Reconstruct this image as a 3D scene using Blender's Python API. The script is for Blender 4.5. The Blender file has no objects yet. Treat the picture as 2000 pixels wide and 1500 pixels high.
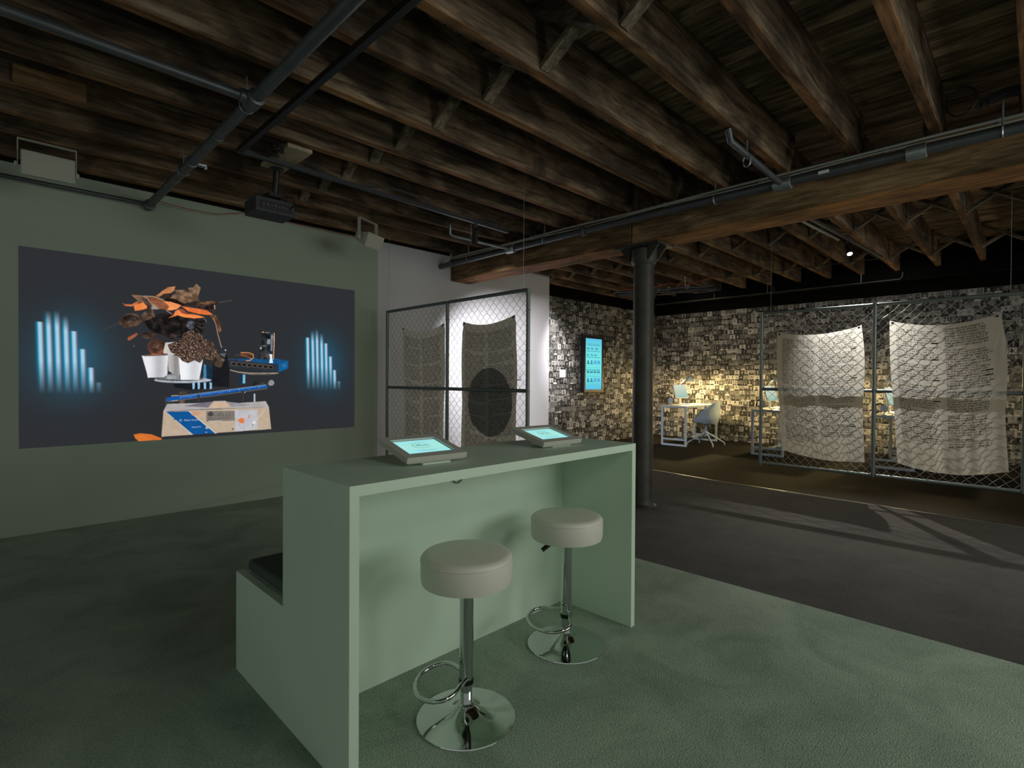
import bpy, math, random
import numpy as np
from mathutils import Matrix, Vector
random.seed(7)
K = 0.82                      # survey units -> metres
sc = bpy.context.scene
COL = sc.collection

# ---------------------------------------------------------------- camera, world, lights, exposure
F = 1033.8; YAW, PIT, ROLL = [math.radians(a) for a in (44.856, -0.533, 0.324)]
cy, sy = math.cos(YAW), math.sin(YAW)
fw = Vector((cy*math.cos(PIT), sy*math.cos(PIT), math.sin(PIT)))
r0 = Vector((sy, -cy, 0)); u0 = r0.cross(fw)
rr = math.cos(ROLL)*r0 + math.sin(ROLL)*u0; uu = -math.sin(ROLL)*r0 + math.cos(ROLL)*u0
cam = bpy.data.cameras.new('camera'); cam.sensor_width = 36; cam.lens = F/2000*36; cam.clip_start = .05; cam.clip_end = 60
co = bpy.data.objects.new('camera', cam); COL.objects.link(co)
M = Matrix((rr, uu, -fw)).transposed().to_4x4(); M.translation = Vector((0, 0, 1.5*K)); co.matrix_world = M
sc.camera = co
vs = sc.view_settings; vs.view_transform = 'Standard'; vs.look = 'None'; vs.exposure = 0; vs.gamma = 1; vs.use_curve_mapping = False
w = bpy.data.worlds.new('world'); sc.world = w; w.use_nodes = True
bg = w.node_tree.nodes['Background']; bg.inputs[0].default_value = (.93, 1, .93, 1); bg.inputs[1].default_value = .33

def light(name, kind, loc, target, energy, col, size=.1, angle=60, blend=.5, sizey=None, spread=None):
    l = bpy.data.lights.new(name, kind); l.energy = energy; l.color = col
    if kind == 'SPOT': l.spot_size = math.radians(angle); l.spot_blend = blend; l.shadow_soft_size = size
    elif kind == 'AREA':
        l.size = size*K
        if sizey: l.shape = 'RECTANGLE'; l.size_y = sizey*K
        if spread: l.spread = math.radians(spread)
    else: l.shadow_soft_size = size
    o = bpy.data.objects.new(name, l); COL.objects.link(o); o.location = Vector(loc)*K
    d = Vector(target)-Vector(loc); o.rotation_euler = d.to_track_quat('-Z', 'Y').to_euler()
    return o
# added area fill behind the camera, standing in for an unseen source
light('side_fill', 'AREA', (4.9, -3.9, 2.4), (2.4, 2.0, .7), 62, (.97, 1, .90), 3.6, sizey=1.8)
light('room_fill', 'SPOT', (1.6, -1.6, 3.25), (2.6, 1.2, 0), 46, (.96, 1, .90), .35, 130, 1)  # added overhead fill spot, out of view
light('joist_fill', 'SPOT', (3.6, -3.3, .4), (3.2, .4, 3.7), 62, (1, .93, .82), .3, 92, 1)  # added upward fill to brighten joists and deck, out of view
light('joist_fill', 'SPOT', (10.0, -2.6, .4), (9.6, 1.6, 3.7), 60, (1, .78, .50), .3, 90, 1)  # added warm upward fill for the far joists, out of view
# gallery track lamps
light('track_lamp_wall', 'SPOT', (4.23, 4.86, 3.06), (7.35, 6.75, .80), 640, (1, .97, .98), .03, 70, .85)
light('track_lamp_fence', 'SPOT', (8.27, 1.80, 3.19), (6.6, 1.15, 0), 330, (1, .95, .88), .008, 68, .9)
light('track_lamp_recess', 'SPOT', (8.9, 5.1, 3.20), (8.35, 7.48, 1.8), 560, (1, .96, .95), .04, 54, .9)
light('track_lamp_paper', 'SPOT', (9.9, 5.0, 3.10), (13.1, 5.6, 2.0), 64, (1, .86, .64), .06, 74, 1)
light('track_lamp_back', 'SPOT', (9.9, 1.8, 3.10), (13.1, 2.0, 1.7), 34, (1, .95, .86), .06, 96, 1)

# ---------------------------------------------------------------- helpers
BASE = {}
def base(o): return BASE.get(o.name, Matrix()) if o is not None else Matrix()
def props(o, label=None, cat=None, group=None, kind=None):
    if label: o['label'] = label
    if cat: o['category'] = cat
    if group: o['group'] = group
    if kind: o['kind'] = kind
    return o
def thing(name, label, cat, loc=(0, 0, 0), rot=(0, 0, 0), group=None, kind=None):
    o = bpy.data.objects.new(name, None); COL.objects.link(o); o.empty_display_size = .1
    o.location = Vector(loc)*K; o.rotation_euler = rot
    from mathutils import Euler
    BASE[o.name] = Matrix.Translation(Vector(loc)) @ Euler(rot).to_matrix().to_4x4()
    return props(o, label, cat, group, kind)
class MB:
    def __init__(s, local=False): s.v = []; s.f = []; s.c = []; s.local = local
    def add(s, vs, fs, col=None):
        n = len(s.v); s.v += [tuple(p) for p in vs]; s.f += [tuple(i+n for i in f) for f in fs]
        s.c += [col or (1, 1, 1)]*len(vs)
    def box(s, x0, x1, y0, y1, z0, z1, col=None):
        s.add([(x0,y0,z0),(x1,y0,z0),(x1,y1,z0),(x0,y1,z0),(x0,y0,z1),(x1,y0,z1),(x1,y1,z1),(x0,y1,z1)],
              [(0,3,2,1),(4,5,6,7),(0,1,5,4),(1,2,6,5),(2,3,7,6),(3,0,4,7)], col); return s
    def bar(s, a, b, w, h, up=(0, 0, 1), col=None):
        a = Vector(a); b = Vector(b); d = (b-a).normalized(); up = Vector(up)
        if abs(d.dot(up)) > .98: up = Vector((1, 0, 0))
        sd = d.cross(up).normalized()*w/2; u = sd.cross(d).normalized()*h/2
        v = [a-sd-u, a+sd-u, a+sd+u, a-sd+u, b-sd-u, b+sd-u, b+sd+u, b-sd+u]
        s.add(v, [(0,3,2,1),(4,5,6,7),(0,1,5,4),(1,2,6,5),(2,3,7,6),(3,0,4,7)], col); return s
    def tube(s, pts, r, n=8, closed=False, rs=None):
        pts = [Vector(p) for p in pts]; m = len(pts); t = []
        for i in range(m):
            a = pts[(i-1) % m] if (closed or i > 0) else pts[i]; b = pts[(i+1) % m] if (closed or i < m-1) else pts[i]
            t.append((b-a).normalized())
        u = t[0].orthogonal().normalized(); vs = []
        for i in range(m):
            u = (u-t[i]*u.dot(t[i])).normalized(); q = t[i].cross(u); ri = rs[i] if rs else r
            for k in range(n):
                an = 2*math.pi*k/n; vs.append(pts[i]+(u*math.cos(an)+q*math.sin(an))*ri)
        fs = []
        for i in range(m if closed else m-1):
            j = (i+1) % m
            for k in range(n): fs.append((i*n+k, i*n+(k+1) % n, j*n+(k+1) % n, j*n+k))
        if not closed: fs += [tuple(range(n))[::-1], tuple((m-1)*n+k for k in range(n))]
        s.add(vs, fs); return s
    def lathe(s, c, prof, n=24, axis=(0, 0, 1), cap=True):
        c = Vector(c); ax = Vector(axis).normalized(); u = ax.orthogonal().normalized(); q = ax.cross(u); vs = []
        if abs(ax.z) > .99: u = Vector((1, 0, 0)); q = ax.cross(u)
        for r, z in prof:
            for k in range(n):
                an = 2*math.pi*k/n; vs.append(c+ax*z+(u*math.cos(an)+q*math.sin(an))*r)
        fs = [(i*n+k, i*n+(k+1) % n, (i+1)*n+(k+1) % n, (i+1)*n+k) for i in range(len(prof)-1) for k in range(n)]
        if cap: fs += [tuple(range(n))[::-1], tuple((len(prof)-1)*n+k for k in range(n))]
        s.add(vs, fs); return s
    def build(s, name, mat, parent=None, smooth=False, bevel=0, seg=2, color=False):
        me = bpy.data.meshes.new(name); inv = Matrix() if s.local else base(parent).inverted()
        V = np.array(s.v, float)@np.array(inv.to_3x3()).T+np.array(inv.translation); V *= K
        me.from_pydata(V.tolist(), [], s.f); me.update()
        if color:
            a = me.color_attributes.new('Col', 'FLOAT_COLOR', 'POINT')
            c = np.ones((len(s.v), 4), 'f'); c[:, :3] = np.array(s.c); a.data.foreach_set('color', c.ravel())
        o = bpy.data.objects.new(name, me); COL.objects.link(o); me.materials.append(mat)
        if parent is not None: o.parent = parent; BASE[o.name] = base(parent)
        if smooth:
            me.polygons.foreach_set('use_smooth', [True]*len(me.polygons)); me.set_sharp_from_angle(angle=math.radians(40))
        if bevel:
            b = o.modifiers.new('bevel', 'BEVEL'); b.width = bevel*K; b.segments = seg; b.limit_method = 'ANGLE'; b.angle_limit = math.radians(40)
        return o
def copy_tree(o, parent=None):
    c = o.copy(); COL.objects.link(c); c.parent = parent
    for ch in list(o.children): copy_tree(ch, c)
    return c
def sgrid(s): return s
def lin(c): return tuple(((x/255)/12.92 if x/255 <= .04045 else ((x/255+.055)/1.055)**2.4) for x in c)

# ---------------------------------------------------------------- materials
def new_mat(name):
    m = bpy.data.materials.new(name); m.use_nodes = True; nt = m.node_tree
    return m, nt, nt.nodes['Principled BSDF']
def mat(name, col, rough=.6, metal=0, spec=.4, bump=0, bscale=80, var=0, vscale=3):
    m, nt, b = new_mat(name); b.inputs['Roughness'].default_value = rough; b.inputs['Metallic'].default_value = metal
    b.inputs['Specular IOR Level'].default_value = spec
    tc = nt.nodes.new('ShaderNodeTexCoord'); n = nt.nodes.new('ShaderNodeTexNoise'); n.inputs['Scale'].default_value = vscale; n.inputs['Detail'].default_value = 5
    nt.links.new(tc.outputs['Object'], n.inputs['Vector'])
    r = nt.nodes.new('ShaderNodeValToRGB'); v = max(var, .04)
    r.color_ramp.elements[0].position = .3; r.color_ramp.elements[1].position = .7
    r.color_ramp.elements[0].color = tuple(c*(1-v) for c in col)+(1,); r.color_ramp.elements[1].color = tuple(min(1, c*(1+v)) for c in col)+(1,)
    nt.links.new(n.outputs[0], r.inputs[0]); nt.links.new(r.outputs[0], b.inputs['Base Color'])
    if bump:
        n2 = nt.nodes.new('ShaderNodeTexNoise'); n2.inputs['Scale'].default_value = bscale; nt.links.new(tc.outputs['Object'], n2.inputs['Vector'])
        bp = nt.nodes.new('ShaderNodeBump'); bp.inputs['Strength'].default_value = bump; bp.inputs['Distance'].default_value = .01
        nt.links.new(n2.outputs[0], bp.inputs['Height']); nt.links.new(bp.outputs[0], b.inputs['Normal'])
    return m
def wood(name, axis, dark, mid, pale, stain=.5, rough=.8):
    m, nt, b = new_mat(name); N = nt.nodes.new; L = nt.links.new
    tc = N('ShaderNodeTexCoord'); oi = N('ShaderNodeObjectInfo'); mp = N('ShaderNodeMapping'); add = N('ShaderNodeVectorMath'); add.operation = 'ADD'
    mul = N('ShaderNodeMath'); mul.operation = 'MULTIPLY'; mul.inputs[1].default_value = 37; L(oi.outputs['Random'], mul.inputs[0])
    L(tc.outputs['Object'], add.inputs[0]); L(mul.outputs[0], add.inputs[1])
    s = [9, 9, 9]; s[axis] = .8; mp.inputs['Scale'].default_value = s; L(add.outputs[0], mp.inputs[0])
    g = N('ShaderNodeTexNoise'); g.inputs['Scale'].default_value = 3.4; g.inputs['Detail'].default_value = 9; g.inputs['Roughness'].default_value = .65; g.inputs['Distortion'].default_value = .8; L(mp.outputs[0], g.inputs['Vector'])
    r = N('ShaderNodeValToRGB'); e = r.color_ramp.elements; e[0].position = .34; e[0].color = dark+(1,); e[1].position = .72; e[1].color = pale+(1,)
    k = e.new(.52); k.color = mid+(1,); L(g.outputs[0], r.inputs[0])
    st = N('ShaderNodeTexNoise'); st.inputs['Scale'].default_value = 1.7; st.inputs['Detail'].default_value = 7; st.inputs['Distortion'].default_value = 1.2
    mp2 = N('ShaderNodeMapping'); s2 = [1.6]*3; s2[axis] = .8; mp2.inputs['Scale'].default_value = s2; L(add.outputs[0], mp2.inputs[0]); L(mp2.outputs[0], st.inputs['Vector'])
    r2 = N('ShaderNodeValToRGB'); r2.color_ramp.elements[0].position = .42; r2.color_ramp.elements[0].color = (.28, .27, .26, 1); r2.color_ramp.elements[1].position = .58; r2.color_ramp.elements[1].color = (1.35, 1.28, 1.2, 1); L(st.outputs[0], r2.inputs[0])
    mx = N('ShaderNodeMix'); mx.data_type = 'RGBA'; mx.blend_type = 'MULTIPLY'; mx.inputs[0].default_value = stain; L(r.outputs[0], mx.inputs[6]); L(r2.outputs[0], mx.inputs[7])
    hv = N('ShaderNodeMath'); hv.operation = 'MULTIPLY_ADD'; hv.inputs[1].default_value = .5; hv.inputs[2].default_value = .72; L(oi.outputs['Random'], hv.inputs[0])
    mx2 = N('ShaderNodeMix'); mx2.data_type = 'RGBA'; mx2.blend_type = 'MULTIPLY'; mx2.inputs[0].default_value = 1; L(mx.outputs[2], mx2.inputs[6]); L(hv.outputs[0], mx2.inputs[7])
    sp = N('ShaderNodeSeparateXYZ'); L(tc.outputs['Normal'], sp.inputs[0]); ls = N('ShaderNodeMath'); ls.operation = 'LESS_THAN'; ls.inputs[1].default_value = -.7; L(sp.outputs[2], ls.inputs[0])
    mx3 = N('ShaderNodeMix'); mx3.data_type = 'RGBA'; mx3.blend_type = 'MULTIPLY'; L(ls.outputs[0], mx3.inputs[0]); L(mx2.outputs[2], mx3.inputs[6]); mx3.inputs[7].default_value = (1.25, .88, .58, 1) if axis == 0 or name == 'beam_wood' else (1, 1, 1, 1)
    L(mx3.outputs[2], b.inputs['Base Color']); b.inputs['Roughness'].default_value = rough; b.inputs['Specular IOR Level'].default_value = .25
    bp = N('ShaderNodeBump'); bp.inputs['Strength'].default_value = .5; bp.inputs['Distance'].default_value = .006; L(g.outputs[0], bp.inputs['Height']); L(bp.outputs[0], b.inputs['Normal'])
    return m
def carpet(name, c0, c1, patch=2.2):
    m, nt, b = new_mat(name); N = nt.nodes.new; L = nt.links.new
    tc = N('ShaderNodeTexCoord'); a = N('ShaderNodeTexNoise'); a.inputs['Scale'].default_value = patch; a.inputs['Detail'].default_value = 8; a.inputs['Roughness'].default_value = .62; a.inputs['Distortion'].default_value = 1.0
    f = N('ShaderNodeTexNoise'); f.inputs['Scale'].default_value = 170; f.inputs['Detail'].default_value = 3
    L(tc.outputs['Object'], a.inputs['Vector']); L(tc.outputs['Object'], f.inputs['Vector'])
    mx = N('ShaderNodeMath'); mx.operation = 'MULTIPLY_ADD'; mx.inputs[1].default_value = .55; L(f.outputs[0], mx.inputs[0])
    h = N('ShaderNodeMath'); h.operation = 'MULTIPLY'; h.inputs[1].default_value = .45; L(a.outputs[0], h.inputs[0]); L(h.outputs[0], mx.inputs[2])
    r = N('ShaderNodeValToRGB'); r.color_ramp.elements[0].position = .36; r.color_ramp.elements[0].color = c0+(1,); r.color_ramp.elements[1].position = .62; r.color_ramp.elements[1].color = c1+(1,)
    L(mx.outputs[0], r.inputs[0]); L(r.outputs[0], b.inputs['Base Color']); b.inputs['Roughness'].default_value = 1; b.inputs['Specular IOR Level'].default_value = .05
    b.inputs['Sheen Weight'].default_value = .1
    bp = N('ShaderNodeBump'); bp.inputs['Strength'].default_value = .9; bp.inputs['Distance'].default_value = .012; L(mx.outputs[0], bp.inputs['Height']); L(bp.outputs[0], b.inputs['Normal'])
    return m
def emit_col(name, strength=1, mixdiff=False):
    m = bpy.data.materials.new(name); m.use_nodes = True; nt = m.node_tree; nt.nodes.clear()
    at = nt.nodes.new('ShaderNodeAttribute'); at.attribute_name = 'Col'; e = nt.nodes.new('ShaderNodeEmission'); e.inputs[1].default_value = strength
    out = nt.nodes.new('ShaderNodeOutputMaterial'); nt.links.new(at.outputs[0], e.inputs[0]); nt.links.new(e.outputs[0], out.inputs[0]); return m
def emit(name, col, strength=1):
    m = bpy.data.materials.new(name); m.use_nodes = True; nt = m.node_tree; nt.nodes.clear()
    e = nt.nodes.new('ShaderNodeEmission'); e.inputs[0].default_value = col+(1,); e.inputs[1].default_value = strength
    out = nt.nodes.new('ShaderNodeOutputMaterial'); nt.links.new(e.outputs[0], out.inputs[0]); return m
def vcol(name, rough=.8):
    m, nt, b = new_mat(name); at = nt.nodes.new('ShaderNodeAttribute'); at.attribute_name = 'Col'
    nt.links.new(at.outputs[0], b.inputs['Base Color']); b.inputs['Roughness'].default_value = rough; b.inputs['Specular IOR Level'].default_value = .15; return m
def cloth_mat(name, col, trans, oval=None, ocol=(.02, .02, .022)):
    m = bpy.data.materials.new(name); m.use_nodes = True; nt = m.node_tree; nt.nodes.clear(); N = nt.nodes.new; L = nt.links.new
    d = N('ShaderNodeBsdfDiffuse'); t = N('ShaderNodeBsdfTranslucent'); mx = N('ShaderNodeMixShader'); mx.inputs[0].default_value = trans; out = N('ShaderNodeOutputMaterial')
    tc = N('ShaderNodeTexCoord'); n = N('ShaderNodeTexNoise'); n.inputs['Scale'].default_value = 260; L(tc.outputs['Object'], n.inputs['Vector'])
    r = N('ShaderNodeValToRGB'); r.color_ramp.elements[0].position = .3; r.color_ramp.elements[1].position = .7
    r.color_ramp.elements[0].color = tuple(c*.88 for c in col)+(1,); r.color_ramp.elements[1].color = tuple(min(1, c*1.08) for c in col)+(1,); L(n.outputs[0], r.inputs[0]); src = r.outputs[0]
    if oval:
        oy, oz, ry, rz = oval; sx = N('ShaderNodeSeparateXYZ'); L(tc.outputs['Object'], sx.inputs[0])
        def mth(op, a, bb=None):
            q = N('ShaderNodeMath'); q.operation = op
            for i, val in enumerate((a, bb)):
                if val is None: continue
                if isinstance(val, (int, float)): q.inputs[i].default_value = val
                else: L(val, q.inputs[i])
            return q.outputs[0]
        a = mth('POWER', mth('DIVIDE', mth('SUBTRACT', sx.outputs[1], oy*K), ry*K), 2); bb = mth('POWER', mth('ABSOLUTE', mth('DIVIDE', mth('SUBTRACT', sx.outputs[2], oz*K), rz*K)), 2)
        s = mth('ADD', a, bb); lt = mth('LESS_THAN', s, 1.0)
        mc = N('ShaderNodeMix'); mc.data_type = 'RGBA'; L(lt, mc.inputs[0]); L(src, mc.inputs[6]); mc.inputs[7].default_value = ocol+(1,); src = mc.outputs[2]
    L(src, d.inputs[0]); L(src, t.inputs[0]); L(d.outputs[0], mx.inputs[1]); L(t.outputs[0], mx.inputs[2]); L(mx.outputs[0], out.inputs[0]); return m

MINT = mat('mint_wall_paint', (.37, .44, .365), .75, var=.03, vscale=.8, bump=.05, bscale=30)
MINTJ = mat('mint_joinery_paint', (.60, .74, .60), .5, var=.02, vscale=2)
WHITEW = mat('white_wall_paint', (.60, .60, .64), .8, var=.03, vscale=.7)
BLACKW = mat('black_wall_paint', (.0045, .0045, .004), .95, spec=.05)
DARKTRIM = mat('dark_gap', (.006, .005, .004), .9)
FLOORM = mat('dark_vinyl_floor', (.010, .008, .005), .85, spec=.12, var=.12, vscale=2, bump=.15, bscale=120)
GREENC = carpet('green_carpet_pile', (.16, .225, .165), (.38, .47, .37))
GREYC = carpet('grey_carpet_pile', (.030, .028, .025), (.064, .060, .054), 3)
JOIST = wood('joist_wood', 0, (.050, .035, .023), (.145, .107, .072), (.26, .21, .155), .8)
BOARD = wood('deck_board_wood', 1, (.07, .05, .032), (.27, .20, .13), (.52, .43, .33), .6)
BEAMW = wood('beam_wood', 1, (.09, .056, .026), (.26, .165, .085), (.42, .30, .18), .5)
BRACE = wood('brace_wood', 1, (.06, .05, .035), (.15, .125, .09), (.28, .25, .2), .5)
PLY = wood('pale_ply', 1, (.30, .25, .16), (.38, .32, .22), (.45, .38, .27), .2)
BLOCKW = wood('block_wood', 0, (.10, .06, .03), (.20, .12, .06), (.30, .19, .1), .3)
PALEM = mat('pale_conduit_metal', (.42, .45, .42), .55, .2)
STEEL = mat('galvanised_steel', (.33, .36, .37), .42, .75, var=.15, vscale=20)
FENCEM = mat('fence_grey_paint', (.17, .20, .19), .38, .35, spec=.6, var=.08, vscale=10)
WIREM = mat('chain_wire', (.34, .35, .34), .42, .6)
PIPE = mat('painted_iron_pipe', (.085, .095, .105), .42, .35, spec=.5, var=.15, vscale=8)
COLUMN = mat('dark_cast_iron', (.060, .056, .048), .5, .2, var=.35, vscale=5, bump=.2, bscale=25)
BLACK = mat('black_plastic', (.012, .012, .014), .45)
BLACK2 = mat('charcoal_casing', (.035, .040, .048), .5)
CABLE = mat('black_cable', (.01, .01, .012), .5)
RED = mat('red_cable', (.35, .03, .02), .5)
OFFW = mat('off_white_casing', (.50, .50, .44), .5, var=.03)
SEATM = mat('cream_vinyl', (.68, .66, .57), .42, spec=.5, var=.02, bump=.04, bscale=12)
CHROME = mat('chrome', (.62, .64, .64), .06, 1, var=.0)
CUSH = mat('dark_green_cushion', (.055, .085, .068), .8)
DESKM = mat('blue_grey_frame', (.42, .50, .58), .45)
DESKT = mat('white_desk_top', (.75, .72, .65), .5)
SHELL = mat('blue_grey_shell', (.36, .44, .53), .5)
WHITEP = mat('white_plastic', (.8, .8, .78), .4)
PAPER = mat('white_card', (.8, .8, .82), .7)
INK = mat('black_ink', (.012, .012, .012), .9)
CLOTH1 = cloth_mat('muslin', (.56, .55, .51), .5)
CLOTH2 = cloth_mat('muslin_with_oval', (.74, .73, .66), .42, (4.43, 1.235, .365, .392), (.19, .20, .20))
CLOTH3 = cloth_mat('muslin_dim', (.74, .73, .66), .42)
PRINT = vcol('photo_print')
# ---------------------------------------------------------------- setting
def struct(name, mb, m, parent=None, label=None, cat=None, **kw):
    o = mb.build(name, m, parent, **kw)
    if parent is None: o['kind'] = 'structure'; props(o, label, cat)
    return o
YW, YR, XF, TOP, DECK = 6.71, 7.48, 13.1, 3.45, 3.83
struct('floor', MB().box(-4, XF+.2, -4, YR+.2, -.12, 0), FLOORM, label='dark brown smooth floor beyond the grey carpet', cat='floor')
wl = struct('wall_left', MB().box(-4, 4.013, YW, YW+.2, 0, DECK+.034), MINT, label='dull green painted wall around the projected picture', cat='wall')
struct('wall_center', MB().box(4.013, 7.75, YW, YW+.2, 0, DECK+.034).box(7.55, 7.75, YW+.2, YR, 0, DECK+.034), WHITEW, label='white wall behind the fence with two hanging cloths', cat='wall')
wr = struct('wall_back', MB().box(7.75, XF+.2, YR, YR+.2, 0, DECK+.1), BLACKW, label='side wall with black band above small portrait prints', cat='wall')
wf = struct('wall_right', MB().box(XF, XF+.2, -4, YR, 0, DECK+.1), BLACKW, label='far wall with black band above small portrait prints', cat='wall')
struct('gap_shade_strip', MB().box(-4, 5.3, YW-.012, YW-.0005, 3.462, 3.52), DARKTRIM, label='dark strip painted as shadow gap along the top of the green and white walls', cat='trim')  # dark strip put in for the shade between wall top and joists
struct('trim_2', MB().box(11.42, 11.55, -4, YR, 3.28, DECK), BLACKW, label='black header where the far joists end', cat='trim')
struct('trim_3', MB().box(7.655, 7.672, .0-4, 6.9, 0, .016), STEEL, label='thin metal strip where grey carpet meets dark floor', cat='trim')
g = MB(); n = 60
g.add([(-4, -4, 0), (3.853, -4, 0), (3.853, YW, 0), (-4, YW, 0), (-4, -4, .015), (3.853, -4, .015), (3.853, YW, .015), (-4, YW, .015)], [(4,5,6,7),(0,1,5,4),(1,2,6,5),(2,3,7,6),(3,0,4,7)])
props(g.build('green_carpet', GREENC), 'soft green carpet under the counter and the two stools', 'carpet')
g = MB(); g.add([(3.856, -4, 0), (7.40, -4, 0), (7.53, 1.0, 0), (7.66, 3.4, 0), (7.85, 4.6, 0), (8.0, YW, 0), (3.856, YW, 0)]+[(3.856, -4, .012), (7.40, -4, .012), (7.53, 1.0, .012), (7.66, 3.4, .012), (7.85, 4.6, .012), (7.75, YW, .012), (3.856, YW, .012)],
   [tuple(range(7, 14))]+[(i, (i+1) % 7, 7+(i+1) % 7, 7+i) for i in range(7)])
props(g.build('grey_carpet', GREYC), 'brownish grey carpet between green carpet and dark floor', 'carpet')
bpy.data.objects['trim_3'].hide_render = False
# edge strip follows the grey carpet edge
o3 = bpy.data.objects['trim_3']; bpy.data.objects.remove(o3)
sg = MB()
for a, b in (((7.42, -4), (7.545, 1.0)), ((7.545, 1.0), (7.675, 3.4)), ((7.675, 3.4), (7.865, 4.6)), ((7.865, 4.6), (7.9, YW-.01))):
    sg.bar((a[0], a[1], .006), (b[0], b[1], .006), .02, .022)
struct('trim_3', sg, STEEL, label='thin metal strip where grey carpet meets dark floor', cat='trim')

# portrait prints on the two black walls
def portraits(name, parent, O, U, Nn, width, height, cw=.122, ch=.125, specials=()):
    O, U, Nn = Vector(O), Vector(U), Vector(Nn); mb = MB(); rnd = random.Random(5)
    def P(u, v, l): return O+U*u+Vector((0, 0, v))+Nn*(.0012*l)
    def pg(pts, l, g, tone=(1, .985, .95)):
        mb.add([P(u, v, l) for u, v in pts], [tuple(range(len(pts)))], tuple(g*t for t in tone))
    def el(cu, cv, a, b, l, g, n=9): pg([(cu+a*math.cos(2*math.pi*k/n), cv+b*math.sin(2*math.pi*k/n)) for k in range(n)], l, g)
    pg([(0, 0), (width, 0), (width, height), (0, height)], 1, .08)
    nr = int(round(height/ch)); ch = height/nr
    for r in range(nr):
        u = -rnd.random()*cw*.6; v0 = r*ch
        while u < width:
            wdt = cw*rnd.choice((.8, .9, .95, 1, 1, 1.1, 1.25)) ; a = max(0, u); b = min(width, u+wdt); cu = u+wdt/2; u += wdt
            if b-a < .45*wdt: continue
            sp = [s for s in specials if a <= s[0] < b and v0 <= s[1] < v0+ch]
            t = rnd.random(); bgv = rnd.uniform(.02, .09) if t < .40 else (rnd.uniform(.10, .22) if t < .78 else rnd.uniform(.26, .46))
            top = v0+ch-.002; e = .0015
            if rnd.random() < .09 or sp:
                pg([(a+e, v0+e), (b-e, v0+e), (b-e, top), (a+e, top)], 2, .42); e = .009
            pg([(a+e, v0+e), (b-e, v0+e), (b-e, top-e), (a+e, top-e)], 3, .6 if sp else bgv)
            if sp:
                s = sp[0][2]; uu_, vv = (a+b)/2, v0+ch/2
                if s == 'ring': el(uu_, vv, .048, .054, 4, .03, 14); el(uu_, vv, .036, .042, 5, .5, 14); el(uu_, vv, .02, .026, 6, .12)
                else:
                    def st(p, q, wd=.011):
                        d = Vector((q[0]-p[0], q[1]-p[1])).normalized(); nx, ny = -d.y*wd/2, d.x*wd/2
                        pg([(uu_+p[0]+nx, vv+p[1]+ny), (uu_+q[0]+nx, vv+q[1]+ny), (uu_+q[0]-nx, vv+q[1]-ny), (uu_+p[0]-nx, vv+p[1]-ny)], 4, .01)
                    st((-.004, -.04), (-.004, .04)); st((.004, -.04), (.004, .04)); st((-.004, .038), (-.045, .038)); st((-.045, .042), (-.045, .004)); st((-.048, 0), (-.004, 0)); st((-.012, 0), (-.048, -.042))
                    st((.006, 0), (.048, .042)); st((.008, .004), (.05, -.042))
                continue
            q = rnd.random()
            if q < .07: # scene print instead of a portrait
                pg([(a+e, v0+e), (b-e, v0+e), (b-e, v0+ch*.4), (a+e, v0+ch*.5)], 4, rnd.uniform(.04, .2)); el(cu, v0+ch*.45, .02, .012, 5, rnd.uniform(.01, .4)); continue
            k = rnd.uniform(.85, 1.2); hx = cu+rnd.uniform(-.007, .007); hy = v0+ch*rnd.uniform(.55, .64); hr = ch*.165*k
            skin = rnd.uniform(.12, .34) if bgv < .25 else rnd.uniform(.09, .26); hair = rnd.uniform(.008, .06) if rnd.random() < .82 else rnd.uniform(.2, .34)
            coat = rnd.uniform(.01, .06) if rnd.random() < .7 else rnd.uniform(.15, .5)
            sw = min(ch*.42*k, (b-a)/2-e)
            pg([(hx-sw, v0+e), (hx+sw, v0+e), (hx+sw*.92, v0+ch*.20), (hx+sw*.4, v0+ch*.33), (hx-sw*.4, v0+ch*.33), (hx-sw*.92, v0+ch*.20)], 4, coat)
            if rnd.random() < .6: pg([(hx, v0+ch*.12), (hx+.012, v0+ch*.34), (hx-.012, v0+ch*.34)], 5, rnd.uniform(.25, .5))
            if rnd.random() < .25: el(hx, hy-.004, hr*1.25, hr*1.5, 5, hair)
            else: el(hx, hy+.008, hr*1.02, hr*1.22, 5, hair)
            el(hx, hy-.002, hr*.82, hr*1.08, 6, skin)
            pg([(hx-hr*.55, hy+.001), (hx+hr*.55, hy+.001), (hx+hr*.5, hy+.0055), (hx-hr*.5, hy+.0055)], 7, skin*.45)
    o = mb.build(name, PRINT, parent, color=True); o['kind'] = 'stuff'; return o
portraits('portrait_prints', wr, (7.75, YR, .0), (1, 0, 0), (0, -1, 0), XF-7.75, 3.30)
portraits('portrait_prints', wf, (XF, YR, .0), (0, -1, 0), (-1, 0, 0), YR+2.5, 3.245, specials=((YR-.356, 2.015, 'rk'), (YR-4.934, 2.709, 'rk'), (YR-1.094, 2.844, 'ring'), (YR-1.6, 2.45, 'ring')))

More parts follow.
